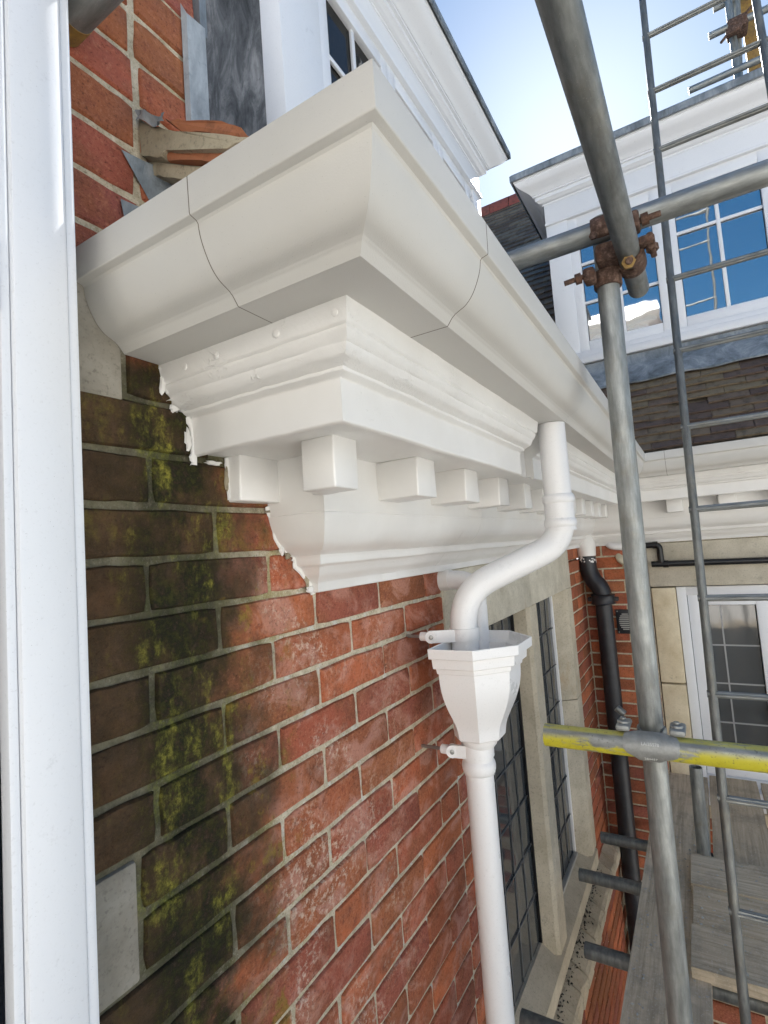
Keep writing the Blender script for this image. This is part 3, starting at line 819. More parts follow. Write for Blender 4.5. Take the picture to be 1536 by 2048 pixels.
def ring_strap(name, cx, cy, r, z0, z1, mat, par, a0=0, a1=360, th=.003, seg=32):
    v = []; f = []
    for i in range(seg+1):
        a = R(a0+(a1-a0)*i/seg)
        for rr, z in ((r, z0), (r+th, z0), (r+th, z1), (r, z1)): v.append((cx+rr*math.cos(a), cy+rr*math.sin(a), z))
    for i in range(seg):
        for k in range(4): f.append((i*4+k, i*4+(k+1) % 4, i*4+4+(k+1) % 4, i*4+4+k))
    f += [(0, 1, 2, 3), (seg*4, seg*4+1, seg*4+2, seg*4+3)]
    return mesh(name, v, f, mat, par, 35)
def bolt(par, p, axis, r=.0045, l=.003, mat='screw', name='screw'):
    p = Vector(p); a = Vector(axis).normalized()
    tube(name, [p, p+a*l, p+a*(l+.0005)], r, K[mat], par, 12, radii=[r, r, r*.6])
b1 = tag(empty('strap_bracket', None, (1.14, -.05, -.2)), 'white strap bracket holding the swan neck just above the hopper rim', 'bracket')
ring_strap('strap', 1.230, -.130, .0345, -.2345, -.2045, K['pvc'], b1, 0, 360)
def arm(par, p, q, z0, z1, th=.0035):
    p, q = Vector((*p, 0)), Vector((*q, 0)); d = (q-p).normalized(); k = Vector((d.y, -d.x, 0))*th
    poly = [p-k, q-k, q+k, p+k]; h = (z1-z0)/2
    prism('arm', [(a.x, a.y) for a in poly], z0, z1, K['pvc'], par)
    n = Vector((-1, -.35, 0)).normalized(); c = Vector((q.x, q.y, (z0+z1)/2))
    tube('boss', [c-n*.008, c+n*.006], h, K['pvc'], par, 24)
    bolt(par, c+n*.006, n, .0055)
    tube('spacer', [c+Vector((.004, .004, 0)), c+Vector((.006, .03, 0))], .011, K['pvc'], par, 20)
    tube('fixing_screw', [c+Vector((.006, .02, 0)), Vector((c.x+.006, .01, c.z))], .004, K['screw'], par, 10)
arm(b1, (1.197, -.118), (1.172, -.0665), -.2345, -.2045)
b2 = tag(empty('pipe_clip', None, (1.19, -.05, -.51)), 'white screw-fixed pipe clip below the hopper', 'bracket')
ring_strap('strap', HX, PY, .0368, -.5135, -.4835, K['pvc'], b2, 0, 360)
arm(b2, (1.204, -.13), (1.199, -.086), -.5135, -.4835)

op = tag(empty('overflow_pipe', None, (1.40, 0, -.09)), 'short white overflow pipe elbowing out of the wall into the hopper', 'pipe')
pth = [(1.405, .02, -.098), (1.405, -.012, -.098)] + bend((1.405, -.012, -.098), (1.400, -.105, -.101), (1.375, -.112, -.2), .055, 10) + [(1.345, -.122, -.30)]
tube('pipe', pth, .027, K['pvc'], op, 30, .002)
tube('collar', [(1.405, .01, -.098), (1.405, -.006, -.098), (1.405, -.022, -.098), (1.404, -.03, -.098)], .0265, K['paint'], op, 26, radii=[.034, .032, .0298, .0285])

# soil pipe in the inner corner
sp = tag(empty('soil_pipe', None, (3.46, -.12, -5.2)), 'black cast iron soil pipe with collar in the inner corner', 'soil pipe')
s_ = [(3.475, -.045, .0), (3.475, -.045, -.165)]
tube('offset', [(3.475, -.045, -.13)] + bend((3.475, -.045, -.15), (3.475, -.045, -.235), (3.462, -.118, -.345), .07, 8) + bend((3.475, -.045, -.235), (3.462, -.118, -.335), (3.46, -.118, -.40), .04, 6), .052, K['black_iron'], sp, 32)
tube('pipe', [(3.46, -.118, -.36), (3.46, -.118, -5.2)], .0485, K['black_iron'], sp, 32)
tube('collar', [(3.46, -.118, -.362), (3.46, -.118, -.366), (3.46, -.118, -.374), (3.46, -.118, -.412), (3.46, -.118, -.420), (3.46, -.118, -.425)], .07, K['black_iron'], sp, 32, radii=[.060, .072, .066, .066, .072, .056])
for sy in (-1, 1): box('ear', 3.44, 3.48, -.118+sy*.066-.022, -.118+sy*.066+.022, -.405, -.38, K['black_iron'], sp, .006)
tube('painted_top', [(3.475, -.045, -.126), (3.475, -.045, -.085), (3.475, -.045, -.05), (3.475, -.045, -.02), (3.475, -.045, .01)], .056, K['paint'], sp, 28, radii=[.0545, .058, .060, .052, .036])
random.seed(9)
for i in range(16):
    a = random.uniform(2.2, 5.2); zc = random.uniform(-.165, -.132); s = random.uniform(.004, .011)
    c = Vector((3.475+.0525*math.cos(a), -.045+.0525*math.sin(a), zc)); t = Vector((-math.sin(a), math.cos(a), 0)); nrm = Vector((math.cos(a), math.sin(a), 0))*.0012
    pl = [c+nrm+t*s*math.cos(q)*random.uniform(.5, 1.1)+Vector((0, 0, s*math.sin(q)*random.uniform(.5, 1.2))) for q in [k*math.pi/3 for k in range(6)]]
    mesh('paint_fleck', pl+[p-nrm for p in pl], [tuple(range(6))]+[(k, (k+1) % 6, 6+(k+1) % 6, 6+k) for k in range(6)], K['paint'], sp)

wp = tag(empty('waste_pipe', None, (3.52, -.5, -.2)), 'black plastic waste pipe with white elbows under the far cornice', 'pipe')
xp = 3.518
tube('pipe', [(xp, -.40, -.198), (xp, -3.0, -.222)], .0175, K['black'], wp, 18)
tube('pipe', [(xp-.001, -.225, -.084), (xp-.001, -.40, -.084)] + bend((xp, -.40, -.084), (xp, -.452, -.084), (xp, -.452, -.16), .03) + bend((xp, -.452, -.09), (xp, -.452, -.199), (xp, -.50, -.199), .03), .0175, K['black'], wp, 18)
for y in (-.43, -.475): tube('socket', [(xp, y-.014, -.0845 if y > -.45 else -.1995), (xp, y+.014, -.0845 if y > -.45 else -.1995)], .021, K['black'], wp, 18)
tube('elbow', bend((xp+.05, -.168, -.060), (xp, -.172, -.075), (xp, -.235, -.083), .05) + [(xp, -.250, -.084)], .0205, K['pvc'], wp, 18)
tube('elbow', bend((xp+.05, -.218, -.135), (xp, -.222, -.17), (xp, -.29, -.195), .06) + [(xp, -.32, -.196)], .0205, K['pvc_cream'], wp, 18)
av = tag(empty('air_vent', None, (3.55, -.21, -.54)), 'small dark square air vent beside the soil pipe', 'vent')
box('plate', 3.536, 3.552, -.268, -.170, -.615, -.468, K['black_iron'], av, .004)
for i in range(9):
    z = -.495 - i*.0115; h = .036*math.sqrt(max(.05, 1-((i-4)/4.6)**2))
    box('louvre', 3.5315, 3.537, -.222-h, -.222+h, z-.003, z+.003, K['caulk'], av, .001, 1)
for yy in (-.180, -.258):
    for zz in (-.478, -.605): bolt(av, (3.536, yy, zz), (-1, 0, 0), .004)

# ================================================================ ROOFS
SL = 1.19; ZR = lambda x: .42 + SL*(x-3.15)
rq = mesh('roof', [(3.155, -4.5, ZR(3.155)-.02), (3.155, .9, ZR(3.155)-.02), (6.3, 3.2, ZR(6.3)-.04), (6.3, -4.5, ZR(6.3)-.04), (9.5, -4.5, .5), (9.5, 3.2, .5)], [(0, 1, 2, 3), (3, 2, 5, 4)], K['tile_grey'], house)
un = Vector((1, 0, SL)).normalized(); nn = Vector((-SL, 0, 1)).normalized()
def tile(y, x, w, l, mat, seed_tilt=.004, th=.011):
    """one plain clay tile lying on the far roof, tail at x"""
    p = Vector((x, y, ZR(x))) - nn*.012
    jy = Vector((0, 1, 0)); c = random.uniform(0, .004); tl = random.uniform(.0, seed_tilt); v = []
    ex = random.uniform(-.003, .003)
    for (a, b) in ((0, 0), (.5, 0), (1, 0), (1, 1), (.5, 1), (0, 1)):
        lift = (.026+tl if b == 0 else .0) + (c if a == .5 else 0)
        v.append(p + jy*(a*w+.0015) + un*(b*l+ex) + nn*lift)
    v += [q + nn*th for q in v]
    f = [(0, 1, 4, 5), (1, 2, 3, 4), (6, 7, 10, 11), (7, 8, 9, 10)] + [(i, (i+1) % 6, 6+(i+1) % 6, 6+i) for i in range(6)]
    mesh('tile', v, f, mat, rq)
random.seed(13)
gx = .062/math.sqrt(1+SL*SL)
for i in range(10):
    x = 3.148 + i*gx; y = -1.62 + (.095 if i % 2 else 0)
    while y < -.10:
        w = .19+random.uniform(-.006, .006)
        if not (i == 5 and -.86 < y < -.70): tile(y, x, w-.003, .12, K['tile'])
        y += w
gx = .105/math.sqrt(1+SL*SL)
for i in range(35):
    x = 3.95 + i*gx; y = .02
    y = max(.02, (x-3.9)*.16) + (.09 if i % 2 else 0) - .1
    lim = .34 + (x-3.95)*.42
    while y < lim:
        tile(y, x, .177, .17, K['tile_grey'], .006, .014); y += .18
for i in range(9):
    y = .2+i*.24
    v = []; f = []
    for e in (0, .232):
        for k in range(9):
            a = math.pi*k/8; v.append((6.32-.15*math.cos(a), y+e, ZR(6.3)-.10+.20*math.sin(a)))
    for k in range(8): f.append((k, k+1, 10+k, 9+k))
    mesh('ridge_tile', v, f, K['tile_red'], rq, 40)
rp = mesh('near_roof', [(.62, -.30, .40), (3.2, -.30, .40), (5.6, 2.1, 3.2), (.62, 2.1, 3.2)], [(0, 1, 2, 3)], K['tile_grey'], house)
# lead apron under the far dormer
ap = []
for i in range(41):
    y = -2.6 + i*2.6/40
    wv = .004*math.sin(i*1.1)+random.uniform(-.002, .002)
    for x, lift in ((3.735, .03), (3.70, .0), (3.66, .018), (3.60, .028), (3.545+wv, .030), (3.543+wv, .022)):
        q = Vector((x, y, ZR(x)+.012)) + nn*lift; ap.append(q)
mesh('lead_apron', ap, [(i*6+k, i*6+k+1, i*6+k+7, i*6+k+6) for i in range(40) for k in range(5)], K['lead'], rq, 50)
for y in (-.47, -1.25):
    box('lead_lap', 3.57, 3.70, y-.003, y+.003, .0, .001, K['lead'], rq)
    o = bpy.data.objects[rq.children[-1].name]
    for vv in o.data.vertices:
        q = Vector((vv.co.x, vv.co.y, ZR(vv.co.x)+.014)) + nn*(.034+vv.co.z*6); vv.co = q

# ================================================================ DORMERS
DC = smooth_curve([(.155, -.050), (.150, -.062), (.132, -.082), (.105, -.098), (.082, -.112), (.068, -.125)], 4)
DPROF = [(-.10, .01), (.150, .01), (.160, .005), (.1615, -.047), (.155, -.050)] + DC + \
    [(.066, -.128), (.060, -.128), (.060, -.140), (.047, -.142), (.047, -.165), (.040, -.168), (.030, -.178), (.024, -.182), (.010, -.184), (.010, -.196), (.0, -.198), (-.10, -.198)]
DLEAD = [(-.12, .016), (.150, .016), (.170, .012), (.180, .0), (.180, -.040), (.171, -.043), (.164, .004), (-.12, .0105)]
def dormer(front, ends, glz, orient):
    """front: coordinate of the dormer face; ends: its two ends along the face; orient P (faces -Y) or Q (faces -X)"""
    d = E_('dormer'); ZT = 2.555
    def P3(a, o, z):      # a along the face, o outwards
        return (a, front-o, z) if orient == 'P' else (front-o, a, z)
    def bx(name, a0, a1, o0, o1, z0, z1, mat, bev=.003):
        if orient == 'P': return box(name, a0, a1, front-o1, front-o0, z0, z1, mat, d, bev)
        return box(name, front-o1, front-o0, a0, a1, z0, z1, mat, d, bev)
    e0, e1 = ends
    def sw_(name, prof, mat):
        st_ = []
        back = lambda a, s: (lambda o, z: ((a+s*o, front+1.6, z) if orient == 'P' else (front+1.6, a+s*o, z)))
        cor_ = lambda a, s: (lambda o, z: ((a+s*o, front-o, z) if orient == 'P' else (front-o, a+s*o, z)))
        return sweep(name, [(o, ZT+z) for o, z in prof], [back(e0, -1), cor_(e0, -1), cor_(e1, 1), back(e1, 1)], mat, d, True, 30)
    sw_('eaves_cornice', DPROF, K['upvc']); sw_('lead_edge', DLEAD, K['lead'])
    bx('flat_roof', e0-.05, e1+.05, -1.6, .05, ZT+.011, ZT+.02, K['lead'], 0)
    zb = 1.155
    bx('frieze', e0, e1, -.06, .006, 2.215, ZT-.19, K['upvc'])
    bx('frieze_bead', e0-.004, e1+.004, -.05, .018, 2.205, 2.222, K['upvc'])
    pw = .143 if orient == 'Q' else .225
    bx('corner_post', e0, e0+pw, -.08, .004, zb+.05, 2.2045, K['upvc']); bx('corner_post', e1-(.143 if orient == 'Q' else .125), e1, -.08, .004, zb+.05, 2.2045, K['upvc'])
    bx('sill', e0-.02, e1+.02, -.08, .055, zb, zb+.052, K['upvc'], .005); bx('sill_step', e0+.01, e1-.01, -.08, .028, zb+.0525, zb+.09, K['upvc'], .004)
    bx('cheek', e0+.004, e0+.05, -1.6, -.081, zb-.6, ZT-.1, K['lead_dark'], .003); bx('cheek', e1-.05, e1-.004, -1.6, -.081, zb-.6, ZT-.1, K['lead_dark'], .003)
    bx('head', e0+.1255, e1-.1255, -.06, -.006, 2.155, 2.2045, K['upvc'])
    for (g0, g1) in glz:
        for a in (g0-.062, g1): bx('sash', a, a+.062, -.05, -.004, 1.25, 2.195, K['upvc'], .004)
        bx('sash', g0+.0005, g1-.0005, -.05, -.005, 1.25, 1.318, K['upvc'], .004); bx('sash', g0+.0005, g1-.0005, -.05, -.005, 2.132, 2.195, K['upvc'], .004)
        gm = (g0+g1)/2; zs = [1.318, 1.59, 1.865, 2.132]
        bx('glass', g0, g1, -.040, -.034, 1.318, 2.132, K['pane' if orient == 'Q' else 'pane_dim'], 0)
        bx('glazing_bar', gm-.011, gm+.011, -.032, -.018, 1.318, 2.132, K['upvc'], .003)
        for z in zs[1:-1]: bx('glazing_bar', g0, g1, -.0315, -.0185, z-.010, z+.010, K['upvc'], .003)
        bx('gasket', g0, g1, -.0335, -.0325, 1.319, 1.325, K['black'], 0); bx('gasket', g0, g0+.004, -.0335, -.0325, 1.319, 2.131, K['black'], 0); bx('gasket', g1-.004, g1, -.0335, -.0325, 1.319, 2.131, K['black'], 0)
    bx('interior', e0+.08, e1-.08, -.9, -.088, 1.24, 2.2, K['interior'], 0)
    return d
d1 = dormer(.335, (1.235, 3.165), [(1.525, 1.935), (2.06, 2.47), (2.595, 2.93)], 'P')
d2 = dormer(3.745, (-1.96, .052), [(-.600, -.152), (-1.178, -.730), (-1.76, -1.31)], 'Q')

# broken tiles, bedding mortar and lead where the near roof meets the gable
random.seed(17)
def slab(name, pts, th, mat, par, rough=.004, top=None):
    """irregular slab: pts outline (x, y, z), extruded by th downwards"""
    v = []; m = []
    for i, p in enumerate(pts):
        q = pts[(i+1) % len(pts)]
        for t in (0, .33, .66): m.append(Vector(p).lerp(Vector(q), t) + Vector([random.uniform(-rough, rough) for _ in range(3)]))
    n = len(m); v = m + [p + Vector((random.uniform(-rough, rough)*.5, 0, -th)) for p in m]
    f = [tuple(range(n)), tuple(range(n, 2*n))]+[(i, (i+1) % n, n+(i+1) % n, n+i) for i in range(n)]
    return mesh(name, v, f, mat, par)
vg = E_('verge')
def edge_slab(name, yz, xa, xb, mat, rough=.003, sub=3):
    """layer of the roof edge: outline in the plane x = xa, running back to xb"""
    m = []
    for i, p in enumerate(yz):
        q = yz[(i+1) % len(yz)]
        for t in range(sub): m.append((p[0]+(q[0]-p[0])*t/sub+random.uniform(-rough, rough), p[1]+(q[1]-p[1])*t/sub+random.uniform(-rough, rough)))
    n = len(m); v = [(xa+random.uniform(-rough, rough)*1.5, y, z) for y, z in m] + [(xa+.012, y*.985, z*.999+.0005) for y, z in m] + [(xb, y, z+.002) for y, z in m]
    f = [tuple(range(n)), tuple(range(2*n, 3*n))]+[(q*n+i, q*n+(i+1) % n, (q+1)*n+(i+1) % n, (q+1)*n+i) for q in (0, 1) for i in range(n)]
    return mesh(name, v, f, mat, vg)
edge_slab('broken_tile', [(-.052, .642), (-.096, .619), (-.165, .582), (-.20, .552), (-.195, .540), (-.14, .576), (-.088, .604)], .472, .62, K['frag'], .0015)
edge_slab('bedding_mortar', [(.0, .668), (-.028, .640), (-.076, .609), (-.136, .575), (-.216, .531), (-.178, .533), (-.055, .590), (-.046, .584), (-.004, .605)], .468, .66, K['frag_mortar'], .0012, 5)
edge_slab('broken_tile', [(-.049, .593), (-.081, .580), (-.178, .532), (-.235, .50), (-.235, .488), (-.150, .532), (-.051, .581)], .474, .66, K['frag'], .0015)
edge_slab('bedding_mortar', [(-.006, .604), (-.055, .579), (-.139, .535), (-.20, .50), (-.12, .520), (-.04, .563), (-.006, .585)], .482, .68, K['frag_mortar'], .0012, 5)
v_ = []
for i in range(9):
    t = i/8
    for k in range(4):
        w = k/3
        v_.append((.462+.004*math.sin(t*9+k)+random.uniform(-.002, .002), -.001-.064*t, .674-.038*t - .021*w*(1-.3*t)+.005*math.sin(t*7)))
mesh('lead_scrap', v_, [(i*4+k, i*4+k+1, i*4+k+5, i*4+k+4) for i in range(8) for k in range(3)], K['lead'], vg, 60)
mesh('lead_flashing', [(.553, -.003, .93), (.557, -.012, .91), (.592, -.016, .91), (.592, -.016, .73), (.556, -.012, .71), (.553, -.003, .71), (.60, .3, .93), (.60, .3, .70)],
     [(0, 1, 4, 5), (1, 2, 3, 4), (2, 6, 7, 3)], K['lead_pale'], vg)
box('lead_step', .585, .60, -.012, .3, .90, 1.25, K['lead'], vg)
mesh('lead_soaker', [(.436, -.003, .595), (.471, -.007, .597), (.54, -.03, .600), (.50, -.03, .520), (.484, -.006, .530), (.465, -.003, .559)], [(0, 1, 5), (1, 2, 3, 4, 5)], K['lead'], vg)
mesh('lead_soaker', [(.432, -.003, .519), (.463, -.006, .521), (.47, -.006, .49), (.439, -.003, .480)], [(0, 1, 2, 3)], K['lead'], vg)

# ================================================================ NEAR WINDOW FRAME (far left)
nw = tag(empty('white_window', None, (.25, -.06, -1.6)), 'white plastic window frame close up at the picture edge', 'window')
YS = -.075
def px_frame(): pass
box('sash', .2615, .3175, YS, YS+.05, -1.9, 1.6, K['upvc'], nw, .004)
box('outer_frame', .3181, .3295, YS+.004, YS+.07, -1.9, 1.6, K['upvc'], nw, .0025)
box('bead', .2515, .2609, YS+.006, YS+.03, -1.9, 1.6, K['upvc'], nw, .002)
box('transom_bar', -.6, .2510, YS+.002, YS+.05, .268, .345, K['upvc'], nw, .004)
box('pane', -.6, .251, YS+.022, YS+.03, -1.9, .2675, K['pane_near'], nw); box('pane', -.6, .251, YS+.022, YS+.03, .3455, 1.6, K['pane_near'], nw)
box('back_panel', -.6, .30, -.02, .2, -1.9, 1.6, K['interior'], nw)

# ================================================================ SCAFFOLD
TR = .02415
def sctube(name, a, b, mat, label, cat='scaffold tube', group='scaffold tubes', n=6):
    a, b = Vector(a), Vector(b)
    o = tube(name, [a.lerp(b, i/n) for i in range(n+1)], TR, mat, None, 36, .0036)
    tag(o, label, cat, group); return o
stx = lambda z: (1.2973+.0029*z, -.526-.0081*z, z)
sctube('scaffold_tube', stx(-5.15), stx(.735), K['galv_z'], 'upright galvanised scaffold standard in front of the far wall')
sctube('scaffold_tube', (1.241, -.22, .677), (1.241, -3.2, .677), K['galv_y'], 'horizontal galvanised tube crossing above in front of the dormer')
TX = lambda x: (x, -.5582-.0194*x, .6888-.0556*x-.004)
sctube('scaffold_tube', TX(-2.2), TX(1.437), K['galv_x'], 'thick grey scaffold tube running overhead from the top edge')
sctube('scaffold_tube', (1.2415, -.305, -.4487), (1.2415, -3.0, -.4487), K['yellow'], 'yellow painted scaffold tube crossing the upright')
sctube('scaffold_tube', (2.546, -.543, -1.358), (2.552, -.549, -.985), K['galv_z'], 'short upright tube stub standing on the boards')
tl = sctube('scaffold_tube', (.357, -.006, .716), (.357, -2.6, .716), K['galv_y'], 'dull scaffold tube at upper corner reaching the gable brickwork')
tube('painted_end', [(.357, -.004, .716), (.357, -.034, .716)], TR+.0007, K['ochre'], tl, 36, .004)
for (x, y0, lab) in ((2.70, -.118, 'grey putlog tube end farthest under the boards by the soil pipe'), (2.372, -.080, 'grey putlog tube end beside the stone jamb foot'),
                     (1.955, -.175, 'dark putlog tube end below the stone sill'), (1.60, -.055, 'grey putlog tube end at the lower picture edge')):
    sctube('putlog_tube', (x, y0, -1.425), (x, -2.2, -1.425), K['galv_dark'], lab, 'scaffold tube', 'putlog tubes under the boards')
# distant scaffold over the far dormer
for a, b, lab in (((4.60, -1.250, 2.5), (4.62, -1.256, 6.2), 'distant upright scaffold tube above the far dormer'),
                  ((4.66, -1.262, 3.3), (4.66, -1.40, 5.2), 'second distant tube slanting up beside the upright'),
                  ((4.55, -1.100, 3.672), (4.55, -4, 3.672), 'distant level tube end above the far dormer with rusty clamp'),
                  ((4.50, -.930, 3.29), (4.50, -4, 3.29), 'distant level tube end just above the dormer lead'),
                  ((4.65, -1.160, 3.95), (4.65, -4, 3.95), 'distant level tube end at the upper picture edge')):
    sctube('distant_tube', a, b, K['galv_z'] if abs(a[2]-b[2]) > 1 else K['galv_y'], lab, 'scaffold tube', 'distant scaffold tubes')
tag(box('distant_board', 4.72, 4.76, -1.42, -1.335, 2.6, 5.4, K['ochre'], None, .004), 'distant pale yellow plank standing upright behind the ladder', 'board')
fc = tag(empty('scaffold_clamp', None, (4.58, -1.27, 3.66)), 'distant rusty scaffold clamp on the upright above the dormer', 'clamp')
box('body', 4.52, 4.66, -1.345, -1.215, 3.62, 3.715, K['rust'], fc, .02)
tube('bolt', [(4.53, -1.23, 3.62), (4.50, -1.165, 3.545)], .010, K['rust'], fc, 10)
tube('bolt', [(4.53, -1.33, 3.70), (4.52, -1.40, 3.74)], .010, K['rust'], fc, 10)
box('flap', 4.49, 4.54, -1.30, -1.20, 3.575, 3.625, K['rust'], fc, .01)

# rusty double coupler at the three-tube joint
rc = tag(empty('rusty_coupler', None, (1.24, -.55, .65)), 'rusty double coupler clamping three tubes at the head of the upright', 'coupler')
def clampring(name, c, axis, r, w, a0, a1, th, mat, par, seg=26, ref=None):
    """curved plate round an axis through c, wrapping a0..a1 degrees, width w"""
    c = Vector(c); ax = Vector(axis).normalized(); u = Vector(ref).normalized(); u = (u-ax*u.dot(ax)).normalized(); k = ax.cross(u); v = []; f = []
    for i in range(seg+1):
        a = R(a0+(a1-a0)*i/seg); ed = 1 if 0 < i < seg else .75
        d = u*math.cos(a)+k*math.sin(a)
        for rr, s in ((r, -w*ed), (r+th*.7, -w*ed*1.0), (r+th, -w*ed*.8), (r+th, w*ed*.8), (r+th*.7, w*ed), (r, w*ed)): v.append(c+d*rr+ax*s)
    for i in range(seg):
        for q in range(6): f.append((i*6+q, i*6+(q+1) % 6, i*6+6+(q+1) % 6, i*6+6+q))
    f += [tuple(range(6)), tuple(range(seg*6, seg*6+6))]
    return mesh(name, v, f, mat, par, 50)
stc = Vector(stx(.60)); lg = Vector((1.241, -.555, .677)); tr_ = Vector(TX(1.265))
def nut(par, c, axis, r, l, mat, name='nut'):
    c = Vector(c); a = Vector(axis).normalized(); tube(name, [c-a*l/2, c+a*l/2], r, mat, par, 6, smooth=None)
RU = K['rust']
# ledger shell: broad plate round the level tube
clampring('shell', lg, (0, 1, 0), TR+.0005, .040, -70, 120, .0065, RU, rc, 28, (-1, 0, .3))
# lower cup round the overhead tube
clampring('shell', tr_, (1, 0, -.055), TR+.0006, .021, 30, 250, .0065, RU, rc, 28, (0, 1, 0.2))
clampring('flap', Vector(TX(1.30)), (1, 0, -.055), TR+.0008, .017, 150, 380, .0065, RU, rc, 28, (0, 1, .2))
# band round the upright
clampring('band', stx(.588), (0, 0, 1), TR+.0006, .019, 60, 330, .006, RU, rc, 28, (1, 0, 0))
box('lug', 1.222, 1.258, -.636, -.604, .610, .628, RU, rc, .006); box('lug', 1.208, 1.250, -.612, -.596, .644, .682, RU, rc, .006)
box('lug', 1.235, 1.275, -.512, -.486, .572, .604, RU, rc, .007)
box('body', 1.236, 1.292, -.588, -.515, .606, .650, RU, rc, .010)
tube('bolt', [(1.222, -.605, .659), (1.224, -.652, .662)], .0062, RU, rc, 12); nut(rc, (1.223, -.622, .660), (0.03, -1, .08), .0125, .014, RU)
tube('bolt', [(1.250, -.626, .640), (1.248, -.631, .586)], .0060, RU, rc, 12); nut(rc, (1.249, -.629, .606), (0, -.08, -1), .0125, .013, RU)
tube('bolt', [(1.245, -.492, .588), (1.236, -.446, .581)], .0058, RU, rc, 12); nut(rc, (1.242, -.476, .585), (-.2, 1, -.15), .012, .013, RU)
tube('bolt', [(1.250, -.578, .590), (1.218, -.585, .580)], .0075, RU, rc, 12); nut(rc, (1.236, -.581, .585), (-1, -.2, -.3), .0145, .016, K['ochre'])
for p in ((1.209, -.590, .672), (1.209, -.520, .655)): nut(rc, p, (-1, 0, 0), .009, .006, RU, 'rivet')

# zinc coupler where the yellow tube meets the upright
zc_ = tag(empty('zinc_coupler', None, (1.24, -.52, -.45)), 'grey zinc coupler holding the yellow tube to the upright', 'coupler')
yc = Vector((1.2415, -.523, -.4487)); ZK = K['coupler']
def saddle(name, c, prof, r, th, mat, par):
    """cast saddle on a tube along Y: prof lists (angle, y0, y1), angle from the camera side upwards"""
    v = []; f = []; n = len(prof)
    for ang, y0, y1 in prof:
        a = R(ang); d = Vector((-math.cos(a), 0, math.sin(a)))
        for rr in (r, r+th):
            m_ = 8
            for k in range(m_+1): v.append(Vector((c.x, c.y+y0+(y1-y0)*k/m_, c.z))+d*(rr-(.0012 if rr > r and k in (0, m_) else 0)))
    s = 18
    for i in range(n-1):
        for k in range(8):
            f.append((i*s+k, i*s+k+1, i*s+s+k+1, i*s+s+k)); f.append((i*s+9+k, i*s+10+k, i*s+s+10+k, i*s+s+9+k))
        f.append((i*s, i*s+9, i*s+s+9, i*s+s)); f.append((i*s+8, i*s+17, i*s+s+17, i*s+s+8))
    for i in (0, n-1):
        for k in range(8): f.append((i*s+k, i*s+k+1, i*s+10+k, i*s+9+k))
    return mesh(name, v, f, mat, par, 40)
saddle('body', yc, [(100, -.030, .030), (72, -.050, .048), (50, -.0545, .050), (25, -.0545, .051), (2, -.053, .051), (-18, -.050, .044), (-30, -.040, .034), (-42, -.024, .028), (-58, -.021, .025), (-75, -.018, .022)], TR+.0004, .005, ZK, zc_)
box('lug', 1.232, 1.292, -.590, -.560, -.4215, -.4085, ZK, zc_, .005); box('lug', 1.232, 1.292, -.486, -.458, -.4215, -.4085, ZK, zc_, .005)
clampring('band', stx(-.445), (0, 0, 1), TR+.0006, .02, -130, 130, .005, ZK, zc_, 26, (1, 0, 0))
for y in (-.574, -.472):
    tube('washer', [(1.256, y, -.4083), (1.256, y, -.4045), (1.256, y, -.403)], .0125, ZK, zc_, 18, radii=[.0125, .012, .009])
    tube('bolt', [(1.256, y, -.401), (1.256, y, -.398)], .006, ZK, zc_, 12)
tube('bolt', [(1.30, -.47, -.405), (1.30, -.455, -.392)], .008, K['galv_dark'], zc_, 10)
def stamp(txt, c, ang, size):
    cu = bpy.data.curves.new('stamped_number', 'FONT'); cu.body = txt; cu.size = size; cu.extrude = .0003; cu.align_x = 'CENTER'; cu.align_y = 'CENTER'
    tmp = bpy.data.objects.new('tmp', cu); COL.objects.link(tmp)
    me = bpy.data.meshes.new_from_object(tmp.evaluated_get(bpy.context.evaluated_depsgraph_get())); COL.objects.unlink(tmp); bpy.data.objects.remove(tmp)
    a = R(ang); r = TR+.0057
    for v in me.vertices:                      # wrapped on the saddle: text x runs along -Y, text y up round the tube
        x, y, z = v.co; b = a + y/r
        v.co = Vector((yc.x, c-x, yc.z)) + Vector((-math.cos(b), 0, math.sin(b)))*(r+z)
    link('stamped_number', me, K['white_print'], zc_)
stamp('LA/35578', -.524, 26, .0085); stamp('284457', -.523, -36, .0082)

# ---- ladder
lad = tag(empty('ladder', None, (1.46, -.64, -1.355)), 'steel pole ladder leaning up past the far dormer from the boards', 'ladder')
L0 = Vector((2.061, -.6721, 1.7717)); LS = Vector((-.0468, .0032, -.2456))
tube('stile', [L0-LS*8, L0+LS*3, L0+LS*12.9], .0112, K['alu'], lad, 24, .002)
rw = Vector((0, -.318, 0))
tube('stile', [L0-LS*8+rw, L0+LS*3+rw, L0+LS*12.9+rw], .0112, K['alu'], lad, 24, .002)
def rung(p):
    n = 10; v = []; f = []; prof = []
    for k in range(20):
        a = 2*math.pi*k/20; rr = .0090 + (.0010 if k % 2 else -.0003); prof.append((rr*math.cos(a)*1.08, rr*math.sin(a)*.92))
    for e in (0, 1):
        for a, b in prof: v.append(p + rw*e + Vector((a, 0, b)))
    for k in range(20): f.append((k, (k+1) % 20, 20+(k+1) % 20, 20+k))
    return mesh('rung', v, f, K['rung'], lad)
for k in range(-6, 13):
    p = L0+LS*k; rung(p)
    for s in (0, 1): tube('ferrule', [p+rw*s+Vector((0, .0128, 0)), p+rw*s+Vector((0, -.0128, 0))], .0092, K['alu'], lad, 14)

